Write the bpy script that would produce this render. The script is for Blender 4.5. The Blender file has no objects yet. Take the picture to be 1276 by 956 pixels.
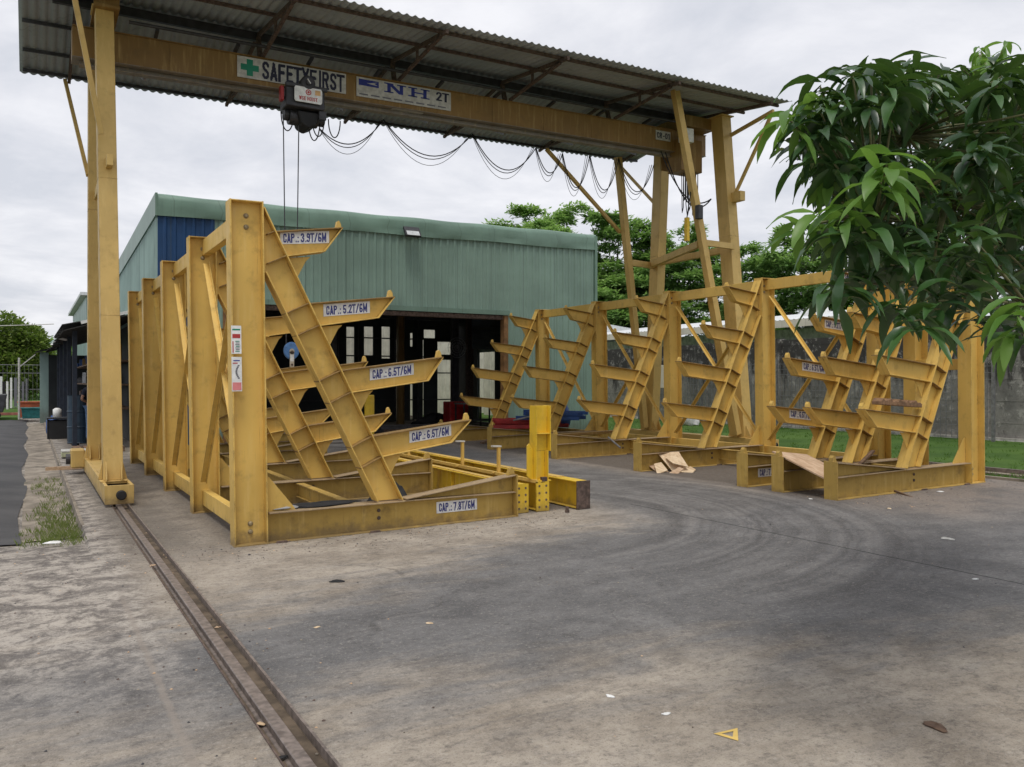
import bpy, bmesh, math, random
from mathutils import Vector, Matrix
R = math.radians
random.seed(11)
sc = bpy.context.scene
COL = sc.collection

# ------------------------------------------------------------------ camera
TH = R(29.8); CT, ST = math.cos(TH), math.sin(TH)
cam = bpy.data.objects.new('camera', bpy.data.cameras.new('camera'))
COL.objects.link(cam); sc.camera = cam
cam.location = (0, 0, 1.6); cam.rotation_euler = (R(90), 0, -TH)
cam.data.sensor_width = 36; cam.data.lens = 1050 / 1276 * 36
cam.data.shift_y = -2.5 / 1276
cam.data.clip_start = 0.05; cam.data.clip_end = 3000

# ------------------------------------------------------------------ sky, sun, exposure
SUN_EL, SUN_AZ = R(70), R(212)      # azimuth measured clockwise from +Y (sun behind the viewer, left)
w = bpy.data.worlds.new('World'); sc.world = w; w.use_nodes = True
nt = w.node_tree; nt.nodes.clear()
def wn(t, **k):
    n = nt.nodes.new(t)
    for a, b in k.items(): setattr(n, a, b)
    return n
out = wn('ShaderNodeOutputWorld'); bg = wn('ShaderNodeBackground')
sky = wn('ShaderNodeTexSky', sky_type='NISHITA', sun_disc=False, sun_elevation=SUN_EL, sun_rotation=SUN_AZ)
sky.air_density = 1.2; sky.dust_density = 2.0
tc = wn('ShaderNodeTexCoord'); sep = wn('ShaderNodeSeparateXYZ')
nt.links.new(tc.outputs['Generated'], sep.inputs[0])
zz = wn('ShaderNodeMath', operation='MAXIMUM'); zz.inputs[1].default_value = 0.0
nt.links.new(sep.outputs[2], zz.inputs[0])
za = wn('ShaderNodeMath', operation='ADD'); za.inputs[1].default_value = 0.16
nt.links.new(zz.outputs[0], za.inputs[0])
dx = wn('ShaderNodeMath', operation='DIVIDE'); dy = wn('ShaderNodeMath', operation='DIVIDE')
nt.links.new(sep.outputs[0], dx.inputs[0]); nt.links.new(za.outputs[0], dx.inputs[1])
nt.links.new(sep.outputs[1], dy.inputs[0]); nt.links.new(za.outputs[0], dy.inputs[1])
cmb = wn('ShaderNodeCombineXYZ')
nt.links.new(dx.outputs[0], cmb.inputs[0]); nt.links.new(dy.outputs[0], cmb.inputs[1])
n1 = wn('ShaderNodeTexNoise'); n1.inputs['Scale'].default_value = 2.1; n1.inputs['Detail'].default_value = 10
n1.inputs['Roughness'].default_value = 0.58; n1.inputs['Distortion'].default_value = 0.25
nt.links.new(cmb.outputs[0], n1.inputs['Vector'])
ramp = wn('ShaderNodeValToRGB')
e = ramp.color_ramp.elements
e[0].position = 0.36; e[0].color = (6.4, 6.6, 7.2, 1)
e[1].position = 0.66; e[1].color = (8.8, 8.8, 9.15, 1)
m = ramp.color_ramp.elements.new(0.5); m.color = (7.4, 7.5, 8.0, 1)
nt.links.new(n1.outputs[0], ramp.inputs[0])
mix = wn('ShaderNodeMixRGB'); mix.inputs[0].default_value = 0.93
nt.links.new(sky.outputs[0], mix.inputs[1]); nt.links.new(ramp.outputs[0], mix.inputs[2])
nt.links.new(mix.outputs[0], bg.inputs[0]); bg.inputs[1].default_value = 0.1
nt.links.new(bg.outputs[0], out.inputs[0])

sun = bpy.data.objects.new('sun', bpy.data.lights.new('sun', 'SUN'))
COL.objects.link(sun); sun.data.energy = 1.5; sun.data.angle = R(16); sun.data.color = (1, .95, .87)
sd = Vector((math.sin(SUN_AZ) * math.cos(SUN_EL), math.cos(SUN_AZ) * math.cos(SUN_EL), math.sin(SUN_EL)))
sun.rotation_euler = sd.to_track_quat('Z', 'Y').to_euler()
vs = sc.view_settings
vs.view_transform = 'Standard'; vs.look = 'None'; vs.gamma = 1; vs.use_curve_mapping = False; vs.exposure = 0.15

# ------------------------------------------------------------------ helpers
def at(px, py, D):
    "a direction seen in the photograph at a measured distance, as a world point"
    r = (px - 638) / 1050 * D
    return Vector((r * CT + D * ST, -r * ST + D * CT, 1.6 + (475.5 - py) * D / 1050))
def g(x): return 0.014 * (max(-12, min(30, x)) - 1.3)

class MB:
    def __init__(s): s.v = []; s.f = []; s.m = []
    def add(s, vs_, fs, mi=0):
        o = len(s.v); s.v += [tuple(p) for p in vs_]
        for f in fs: s.f.append(tuple(i + o for i in f)); s.m.append(mi)
    def pris(s, pts, y0, y1, mi=0):
        "polygon in XZ extruded along Y"
        n = len(pts)
        vv = [(x, y0, z) for x, z in pts] + [(x, y1, z) for x, z in pts]
        ff = [tuple(range(n)), tuple(range(2 * n - 1, n - 1, -1))]
        ff += [(i, i + n, (i + 1) % n + n, (i + 1) % n) for i in range(n)]
        s.add(vv, ff, mi)
    def box(s, x0, x1, y0, y1, z0, z1, mi=0):
        s.pris([(x0, z0), (x1, z0), (x1, z1), (x0, z1)], y0, y1, mi)
    def bar(s, p, q, w_, h, up=(0, 0, 1), mi=0):
        "rectangular bar p->q, w_ sideways, h along up"
        p, q = Vector(p), Vector(q); a = (q - p).normalized(); up = Vector(up)
        if abs(a.dot(up)) > .98: up = Vector((0, 1, 0))
        sd_ = a.cross(up).normalized(); u = sd_.cross(a).normalized()
        vv = []
        for c in (p, q):
            for i, j in ((-1, -1), (1, -1), (1, 1), (-1, 1)): vv.append(c + sd_ * (i * w_ / 2) + u * (j * h / 2))
        s.add(vv, [(3, 2, 1, 0), (4, 5, 6, 7), (0, 1, 5, 4), (1, 2, 6, 5), (2, 3, 7, 6), (3, 0, 4, 7)], mi)
    def flat(s, p, q, w_, t, side, mi=0):
        "flange plate in the XZ plane from p to q; thickness t on the given side"
        (x0, z0), (x1, z1) = p, q
        L = math.hypot(x1 - x0, z1 - z0); nx, nz = -(z1 - z0) / L * side * t, (x1 - x0) / L * side * t
        s.pris([(x0, z0), (x1, z1), (x1 + nx, z1 + nz), (x0 + nx, z0 + nz)], -w_ / 2, w_ / 2, mi)
    def tube(s, pts, r, n=8, mi=0, r1=None, cap=True):
        pts = [Vector(p) for p in pts]; o = len(s.v); k = len(pts)
        prev = None
        for i, p in enumerate(pts):
            a = (pts[min(i + 1, k - 1)] - pts[max(i - 1, 0)]).normalized()
            if prev is None:
                u = a.orthogonal().normalized()
            else:
                u = (prev - a * prev.dot(a)).normalized()
            prev = u; v_ = a.cross(u)
            rr = r if r1 is None else r + (r1 - r) * i / (k - 1)
            for j in range(n):
                t = 2 * math.pi * j / n
                s.v.append(tuple(p + u * (rr * math.cos(t)) + v_ * (rr * math.sin(t))))
        for i in range(k - 1):
            for j in range(n):
                s.f.append((o + i * n + j, o + i * n + (j + 1) % n, o + (i + 1) * n + (j + 1) % n, o + (i + 1) * n + j)); s.m.append(mi)
        if cap:
            s.f.append(tuple(o + j for j in range(n - 1, -1, -1))); s.m.append(mi)
            s.f.append(tuple(o + (k - 1) * n + j for j in range(n))); s.m.append(mi)
    def cyl(s, p, q, r, n=16, mi=0, r1=None): s.tube([p, q], r, n, mi, r1)
    def lathe(s, c, prof, n=20, mi=0, axis='z'):
        o = len(s.v)
        for (r, h) in prof:
            for j in range(n):
                t = 2 * math.pi * j / n
                if axis == 'z': s.v.append((c[0] + r * math.cos(t), c[1] + r * math.sin(t), c[2] + h))
                elif axis == 'y': s.v.append((c[0] + r * math.cos(t), c[1] + h, c[2] + r * math.sin(t)))
                else: s.v.append((c[0] + h, c[1] + r * math.cos(t), c[2] + r * math.sin(t)))
        for i in range(len(prof) - 1):
            for j in range(n):
                s.f.append((o + i * n + j, o + i * n + (j + 1) % n, o + (i + 1) * n + (j + 1) % n, o + (i + 1) * n + j)); s.m.append(mi)
        s.f.append(tuple(o + j for j in range(n - 1, -1, -1))); s.m.append(mi)
        k = len(prof) - 1
        s.f.append(tuple(o + k * n + j for j in range(n))); s.m.append(mi)
    def build(s, name, mat, parent=None, smooth=False, bevel=0.0, fix=True):
        me = bpy.data.meshes.new(name); me.from_pydata(s.v, [], s.f)
        mats = mat if isinstance(mat, (list, tuple)) else [mat]
        for mm in mats: me.materials.append(mm)
        me.polygons.foreach_set('material_index', s.m)
        if fix:
            bm = bmesh.new(); bm.from_mesh(me); bmesh.ops.recalc_face_normals(bm, faces=bm.faces); bm.to_mesh(me); bm.free()
        if smooth: me.polygons.foreach_set('use_smooth', [True] * len(me.polygons))
        me.update()
        o = bpy.data.objects.new(name, me); COL.objects.link(o)
        if parent: o.parent = parent
        if bevel:
            b = o.modifiers.new('bevel', 'BEVEL'); b.width = bevel; b.segments = 1; b.limit_method = 'ANGLE'; b.angle_limit = R(40)
        return o

def tag(o, label, cat, group=None):
    o['label'] = label; o['category'] = cat
    if group: o['group'] = group
    return o
def thing(name, label, cat, loc=(0, 0, 0), group=None, rz=0):
    o = bpy.data.objects.new(name, None); COL.objects.link(o); o.location = loc; o.rotation_euler.z = rz
    o.empty_display_size = .2
    return tag(o, label, cat, group)
def struct(o, kind='structure'):
    o['kind'] = kind; return o
def recentre(o):
    "move a mesh object's origin to its base without moving its shape"
    vs_ = [v.co for v in o.data.vertices]
    c = Vector((sum(v.x for v in vs_) / len(vs_), sum(v.y for v in vs_) / len(vs_), min(v.z for v in vs_)))
    o.data.transform(Matrix.Translation(-c)); o.location = c
    return o

def arc(cx, cy, rx, ry, a0, a1, n=10):
    return [(cx + rx * math.cos(R(a0 + (a1 - a0) * i / n)), cy + ry * math.sin(R(a0 + (a1 - a0) * i / n))) for i in range(n + 1)]
a_, b_ = .075, .425      # condensed block letters: left and right stroke lines in a cell half as wide as high
GL = {
 'C': [[(b_, .68)] + arc(.25, .76, .175, .165, 0, 180) + arc(.25, .24, .175, .165, 180, 360) + [(b_, .32)]],
 'A': [[(.06, .0), (.25, .94), (.44, .0)], [(.13, .27), (.37, .27)]],
 'P': [[(a_, 0), (a_, .925), (.24, .925)] + arc(.25, .73, .175, .195, 90, -90) + [(a_, .535)]],
 'R': [[(a_, 0), (a_, .925), (.24, .925)] + arc(.25, .73, .175, .195, 90, -90) + [(a_, .535)], [(.27, .52), (.43, 0)]],
 'T': [[(.0, .925), (.5, .925)], [(.25, .9), (.25, 0)]],
 'M': [[(.08, 0), (.08, 1)], [(.08, .95), (.33, .20), (.58, .95)], [(.58, 1), (.58, 0)]],
 'F': [[(a_, 0), (a_, .925), (.44, .925)], [(a_, .52), (.38, .52)]],
 'E': [[(.44, .075), (a_, .075), (a_, .925), (.44, .925)], [(a_, .52), (.38, .52)]],
 'Y': [[(.04, 1), (.25, .48), (.46, 1)], [(.25, .5), (.25, 0)]],
 'I': [[(.25, 0), (.25, 1)]],
 'H': [[(a_, 0), (a_, 1)], [(b_, 0), (b_, 1)], [(a_, .5), (b_, .5)]],
 'W': [[(.03, 1), (.14, .06), (.26, .8), (.38, .06), (.49, 1)]],
 'O': [arc(.25, .76, .175, .165, 0, 180) + arc(.25, .24, .175, .165, 180, 360) + [(b_, .76)]],
 '0': [arc(.25, .76, .175, .165, 0, 180) + arc(.25, .24, .175, .165, 180, 360) + [(b_, .76)]],
 '1': [[(.12, .78), (.28, .95), (.28, 0)]],
 '2': [arc(.25, .74, .175, .185, 175, -10) + [(.33, .5), (a_, .075), (.46, .075)]],
 '3': [arc(.24, .74, .175, .185, 165, -80) , arc(.24, .28, .185, .205, 80, -165)],
 '5': [[(.42, .925), (.11, .925), (.09, .5)] + arc(.25, .31, .175, .235, 115, -160)],
 '6': [arc(.26, .76, .165, .165, 35, 180) + [(a_, .3)], arc(.25, .27, .175, .195, 0, 360, 18)],
 '7': [[(.03, .925), (.44, .925), (.18, 0)]],
 '8': [arc(.25, .735, .155, .19, 0, 360, 18), arc(.25, .27, .18, .2, 0, 360, 18)],
 '9': [arc(.24, .24, .165, .165, 195, 360) + [(b_, .7)], arc(.25, .73, .175, .195, 0, 360, 18)],
 '/': [[(.05, -.02), (.42, 1.02)]], '-': [[(.1, .42), (.4, .42)]],
 '.': [[(.16, .07), (.17, .07)]], ':': [[(.16, .07), (.17, .07)], [(.16, .55), (.17, .55)]],
 'S': [arc(.25, .74, .17, .185, 10, 200) + [(.14, .58), (.36, .42)] + arc(.25, .26, .175, .185, 20, -170)],
}
WID = {'.': .3, ':': .3, 'I': .36, ' ': .3, 'M': .78, 'W': .62, '1': .45}
def text_shape(body, thick=.185, res=24):
    "block lettering drawn cell by cell, so that no two faces overlap"
    segs = []; x = 0
    for ch in body:
        if ch in GL:
            dx_ = -.07 if ch == 'I' else 0
            for pl in GL[ch]:
                for p, q in zip(pl, pl[1:]): segs.append((p[0] + x + dx_, p[1], q[0] + x + dx_, q[1]))
        x += WID.get(ch, .60)
    W_ = x - .1; nx = int(W_ * res); vv, ff = [], []
    byx = {}
    for sg__ in segs:
        for i in range(int((min(sg__[0], sg__[2]) - .1) * res) - 1, int((max(sg__[0], sg__[2]) + .1) * res) + 2): byx.setdefault(i, []).append(sg__)
    for i in range(-2, nx + 2):
        run = None
        for j in range(-1, res + 2):
            on = False; cx, cy = (i + .5) / res, (j + .5) / res
            if j <= res:
                for x0, y0, x1, y1 in byx.get(i, ()):
                    vx, vy = x1 - x0, y1 - y0; L2 = vx * vx + vy * vy
                    t = max(0, min(1, ((cx - x0) * vx + (cy - y0) * vy) / L2)) if L2 else 0
                    if abs(cx - x0 - t * vx) ** 2 + (cy - y0 - t * vy) ** 2 < (thick / 2) ** 2: on = True; break
            if on and run is None: run = j
            if not on and run is not None:
                o = len(vv); vv += [(i / res / W_, run / res), ((i + 1) / res / W_, run / res), ((i + 1) / res / W_, j / res), (i / res / W_, j / res)]
                ff.append((o, o + 1, o + 2, o + 3)); run = None
    return vv, ff
TXT = {}
def put_text(mb, body, x0, x1, z0, z1, y, mi, offset=.02, slope=0.0):
    if body not in TXT: TXT[body] = text_shape(body)
    vv, ff = TXT[body]
    mb.add([(x0 + u * (x1 - x0), y, z0 + t * (z1 - z0) + slope * u * (x1 - x0)) for u, t in vv], ff, mi)

def crumple(name, mat, c, rx, ry, rz_, label, cat, seed, flat=.5, n=14):
    rnd = random.Random(seed); mb = MB(); k = n * 2
    for i in range(n + 1):
        a = math.pi * i / n
        for j in range(k):
            b = 2 * math.pi * j / k; rr = 1 + .18 * math.sin(3 * b + seed + 2 * a) + .10 * math.sin(7 * b + seed * 2 + 5 * a) + rnd.uniform(-.05, .05)
            z = math.cos(a); mb.v.append((rx * rr * math.sin(a) * math.cos(b), ry * rr * math.sin(a) * math.sin(b), max(-.2, z) * rz_ * (1 + .3 * math.sin(5 * b + 3 * a)) + rz_ * .22))
    for i in range(n):
        for j in range(k): mb.f.append((i * k + j, i * k + (j + 1) % k, (i + 1) * k + (j + 1) % k, (i + 1) * k + j)); mb.m.append(0)
    o = mb.build(name, mat, smooth=True); o.location = c; return tag(o, label, cat)
# ------------------------------------------------------------------ materials
class NT:
    def __init__(s, name):
        s.mat = bpy.data.materials.new(name); s.mat.use_nodes = True
        s.t = s.mat.node_tree; s.t.nodes.clear()
        s.out = s.n('ShaderNodeOutputMaterial'); s.b = s.n('ShaderNodeBsdfPrincipled')
        s.l(s.b.outputs[0], s.out.inputs[0])
        s.geo = s.n('ShaderNodeNewGeometry'); s.pos = s.geo.outputs['Position']
    def n(s, t, **k):
        x = s.t.nodes.new(t)
        for a, b in k.items(): setattr(x, a, b)
        return x
    def l(s, a, b): s.t.links.new(a, b)
    def val(s, sock, v):
        if hasattr(v, 'is_linked') or isinstance(v, bpy.types.NodeSocket): s.l(v, sock)
        else: sock.default_value = v
    def math(s, op, a, b=0.0, c=None, clamp=False):
        x = s.n('ShaderNodeMath', operation=op); x.use_clamp = clamp
        s.val(x.inputs[0], a); s.val(x.inputs[1], b)
        if c is not None: s.val(x.inputs[2], c)
        return x.outputs[0]
    def noise(s, scale, detail=4, rough=.55, vec=None, dist=0.0, stretch=None):
        v = vec or s.pos
        if stretch:
            mp = s.n('ShaderNodeMapping'); s.l(v, mp.inputs[0]); mp.inputs['Scale'].default_value = stretch; v = mp.outputs[0]
        x = s.n('ShaderNodeTexNoise'); x.inputs['Scale'].default_value = scale; x.inputs['Detail'].default_value = detail
        x.inputs['Roughness'].default_value = rough; x.inputs['Distortion'].default_value = dist
        s.l(v, x.inputs['Vector']); return x.outputs[0]
    def ramp(s, f, a, b, va=0.0, vb=1.0):
        x = s.n('ShaderNodeMapRange'); x.interpolation_type = 'SMOOTHSTEP'
        s.l(f, x.inputs[0]); x.inputs[1].default_value = a; x.inputs[2].default_value = b
        x.inputs[3].default_value = va; x.inputs[4].default_value = vb
        return x.outputs[0]
    def mix(s, f, a, b, mode='MIX'):
        x = s.n('ShaderNodeMixRGB', blend_type=mode); s.val(x.inputs[0], f)
        for i, c in ((1, a), (2, b)):
            if isinstance(c, tuple): x.inputs[i].default_value = (*c, 1) if len(c) == 3 else c
            else: s.l(c, x.inputs[i])
        return x.outputs[0]
    def col(s, c):
        if isinstance(c, tuple): s.b.inputs['Base Color'].default_value = (*c, 1)
        else: s.l(c, s.b.inputs['Base Color'])
    def bump(s, h, strength=.3, dist=.02):
        x = s.n('ShaderNodeBump'); x.inputs['Strength'].default_value = strength; x.inputs['Distance'].default_value = dist
        s.l(h, x.inputs['Height']); s.l(x.outputs[0], s.b.inputs['Normal'])
    def fin(s, rough=.6, metal=0.0, spec=.5):
        s.val(s.b.inputs['Roughness'], rough); s.b.inputs['Metallic'].default_value = metal
        s.b.inputs['Specular IOR Level'].default_value = spec
        return s.mat
def simple(name, c, rough=.6, metal=0.0, var=.25, scale=6, spec=.5, emit=None):
    m_ = NT(name); n_ = m_.noise(scale, 5)
    d = tuple(x * (1 - var) for x in c); u = tuple(min(1, x * (1 + var)) for x in c)
    m_.col(m_.mix(m_.ramp(n_, .3, .7), d, u))
    if emit: m_.b.inputs['Emission Color'].default_value = (*c, 1); m_.b.inputs['Emission Strength'].default_value = emit
    return m_.fin(rough, metal, spec)

def yellow(name, base, grime=.25, grimecol=(.16, .105, .045), rough=.48, edge=.8):
    m_ = NT(name)
    big = m_.noise(.9, 4); mid = m_.noise(5, 6, .65); fine = m_.noise(38, 6, .7)
    streak = m_.noise(6, 5, .6, stretch=(3, 3, .25))
    c = m_.mix(m_.ramp(big, .35, .65), tuple(x * .88 for x in base), tuple(min(1, x * 1.07) for x in base))
    c = m_.mix(m_.math('MULTIPLY', m_.ramp(streak, .5, .75), .28), c, (.80, .60, .25))      # chalky fading
    c = m_.mix(m_.math('MULTIPLY', m_.ramp(mid, .50, .78), grime), c, grimecol)
    # rust spots and chips
    sp = m_.math('MULTIPLY', m_.ramp(fine, .66, .74), m_.ramp(m_.noise(3.1, 3), .48, .62))
    c = m_.mix(m_.math('MULTIPLY', sp, .65), c, (.10, .05, .03))
    # splashed dirt low down on the steel
    sp_ = m_.n('ShaderNodeSeparateXYZ'); m_.l(m_.pos, sp_.inputs[0])
    h = m_.math('ADD', sp_.outputs[2], m_.math('MULTIPLY', m_.noise(7, 5, .7), -.35))
    c = m_.mix(m_.math('MULTIPLY', m_.ramp(h, .0, -.16), .65), c, (.13, .095, .06))
    # thin brown rust runs and scraped edges
    run = m_.noise(11, 6, .7, stretch=(4, 4, .16)); c = m_.mix(m_.math('MULTIPLY', m_.math('MULTIPLY', m_.ramp(run, .60, .72), m_.ramp(m_.noise(1.7, 3), .42, .6)), .55), c, (.17, .085, .03))
    bv = m_.n('ShaderNodeBevel'); bv.samples = 4; bv.inputs[0].default_value = .014
    dt = m_.n('ShaderNodeVectorMath', operation='DOT_PRODUCT'); m_.l(bv.outputs[0], dt.inputs[0]); m_.l(m_.geo.outputs['True Normal'], dt.inputs[1])
    ed = m_.math('MULTIPLY', m_.ramp(dt.outputs['Value'], .97, .80), m_.ramp(mid, .42, .62))
    c = m_.mix(m_.math('MULTIPLY', ed, edge), c, (.15, .085, .035))
    m_.col(c); m_.bump(m_.math('ADD', fine, m_.math('MULTIPLY', mid, 1.5)), .16, .004)
    return m_.fin(m_.ramp(mid, .3, .7, rough - .06, rough + .16), 0, .4)

M = {}
M['yellow'] = yellow('yellow_paint', (.69, .455, .112), .42)
M['yellow_base'] = yellow('grimy_yellow_paint', (.47, .31, .075), .75, rough=.6)
M['yellow_crane'] = yellow('crane_yellow_paint', (.60, .41, .135), .34)  # yellow taken slightly darker and browner, canopy shade put into the colour
M['yellow_girder'] = yellow('shaded_girder_paint', (.25, .145, .04), .55)  # base colour darkened to carry the canopy's shade on girder and head
M['grey_girder'] = yellow('shaded_dusty_underside', (.27, .235, .20), .5)  # grey holds both dust and the shade of the underside
M['yellow_fresh'] = yellow('fresh_yellow_paint', (.72, .475, .030), .30, rough=.42)
M['edge'] = yellow('grimy_flange_edge', (.27, .165, .055), .6, (.09, .055, .03), .75)
M['dusty_flange'] = yellow('dusty_flange_top', (.34, .25, .15), .6, (.12, .08, .05), .8)
M['rust'] = simple('brown_rust', (.11, .075, .06), .85, 0, .45, 20)
M['dark_steel'] = simple('dark_steel', (.05, .05, .055), .5, .3, .3, 8)
M['black'] = simple('black_rubber', (.012, .012, .013), .7)
M['grey_steel'] = simple('grey_steel', (.26, .26, .27), .45, .5, .25, 12)
M['bolt'] = simple('bolt_steel', (.30, .24, .14), .45, .4, .3, 30)
M['white'] = simple('white_plate', (.78, .78, .76), .45, 0, .13, 16)
M['dull_white'] = simple('dull_white_plate', (.52, .51, .47), .55, 0, .18, 14)
M['navy_ink'] = simple('navy_lettering', (.028, .035, .20), .5, 0, .1)
M['dark_ink'] = simple('dark_lettering', (.012, .013, .04), .5, 0, .1)
M['blue_ink'] = simple('blue_lettering', (.02, .035, .25), .5, 0, .1)
M['red_ink'] = simple('red_lettering', (.45, .04, .04), .5, 0, .1)
M['green_ink'] = simple('green_cross', (.01, .22, .13), .5, 0, .1)
M['grey_ink'] = simple('grey_lettering', (.16, .16, .18), .5, 0, .1)
M['wood'] = None
M['red'] = simple('red_paint', (.35, .018, .018), .45, 0, .25)
M['blue'] = simple('blue_paint', (.02, .07, .24), .5, 0, .3)
M['blue_disc'] = simple('blue_sheave', (.09, .22, .48), .45, 0, .2, 14)
M['orange'] = simple('orange_plastic', (.42, .10, .04), .6, 0, .25)
M['teal_plastic'] = simple('teal_plastic', (.02, .16, .16), .6, 0, .25)
M['rope'] = simple('wire_rope', (.06, .06, .065), .5, .4)
M['cream_sheet'] = simple('cream_sheet', (.62, .60, .50), .6, 0, .12, 3)

def wood(name, a, b):
    m_ = NT(name); gr = m_.noise(2.5, 5, .6, stretch=(7, 1.2, 7), dist=.6)
    m_.col(m_.mix(m_.ramp(gr, .3, .7), a, b)); m_.bump(gr, .15, .004); return m_.fin(.75)
M['ply'] = wood('plywood', (.42, .27, .16), (.62, .45, .30))
M['ply_pale'] = wood('pale_plywood', (.56, .40, .24), (.78, .62, .42))
M['timber'] = wood('old_timber', (.10, .06, .04), (.24, .15, .09))

def sheet(name, c, var=.14, rough=.45, streak=.35, streakcol=(.05, .07, .06)):
    m_ = NT(name); n_ = m_.noise(.8, 5); st = m_.noise(3.2, 6, .65, stretch=(3, 3, .22))
    k = m_.mix(m_.ramp(n_, .3, .7), tuple(x * (1 - var) for x in c), tuple(x * (1 + var) for x in c))
    k = m_.mix(m_.math('MULTIPLY', m_.ramp(st, .52, .8), streak), k, streakcol)
    sp = m_.n('ShaderNodeSeparateXYZ'); m_.l(m_.pos, sp.inputs[0])
    lap = m_.math('ABSOLUTE', m_.math('SUBTRACT', m_.math('FRACT', m_.math('MULTIPLY', m_.math('ADD', sp.outputs[0], sp.outputs[1]), 1 / 1.01)), .5))
    k = m_.mix(m_.math('MULTIPLY', m_.ramp(lap, .014, .004), .45), k, streakcol)
    tone = m_.n('ShaderNodeTexWhiteNoise', noise_dimensions='1D'); m_.l(m_.math('FLOOR', m_.math('ADD', m_.math('MULTIPLY', m_.math('ADD', sp.outputs[0], sp.outputs[1]), 1 / 1.01), .5)), tone.inputs['W'])
    k = m_.mix(m_.math('MULTIPLY', tone.outputs['Value'], .22), k, tuple(min(1, x * 1.35 + .02) for x in c))
    low = m_.math('ADD', sp.outputs[2], m_.math('MULTIPLY', m_.noise(3, 5, .7), -.9)); k = m_.mix(m_.math('MULTIPLY', m_.ramp(low, .25, -.3), .5), k, (.10, .09, .07))
    m_.col(k); m_.bump(m_.noise(1.5, 3), .2, .06); return m_.fin(rough, 0, .4)
M['teal'] = sheet('teal_sheet', (.215, .315, .262))
M['teal_pale'] = sheet('pale_teal_sheet', (.27, .38, .35))
M['teal_trim'] = sheet('teal_flashing', (.165, .26, .205), .18, .4, .25)
M['blue_sheet'] = sheet('blue_sheet', (.012, .055, .155), .2)
M['roof_sheet'] = sheet('roof_sheet', (.34, .37, .385), .14, .5, .6, (.09, .085, .08))
M['lean_roof'] = sheet('lean_roof_sheet', (.05, .048, .044), .3, .7, .7, (.04, .035, .03))
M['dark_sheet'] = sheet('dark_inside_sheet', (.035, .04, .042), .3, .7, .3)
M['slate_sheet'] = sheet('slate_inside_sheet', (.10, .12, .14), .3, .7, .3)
M['white_roof'] = sheet('white_roof_sheet', (.62, .64, .65), .08, .5, .2, (.3, .3, .28))
M['cream_fascia'] = sheet('cream_fascia', (.66, .62, .50), .1, .6, .3, (.25, .22, .18))

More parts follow.
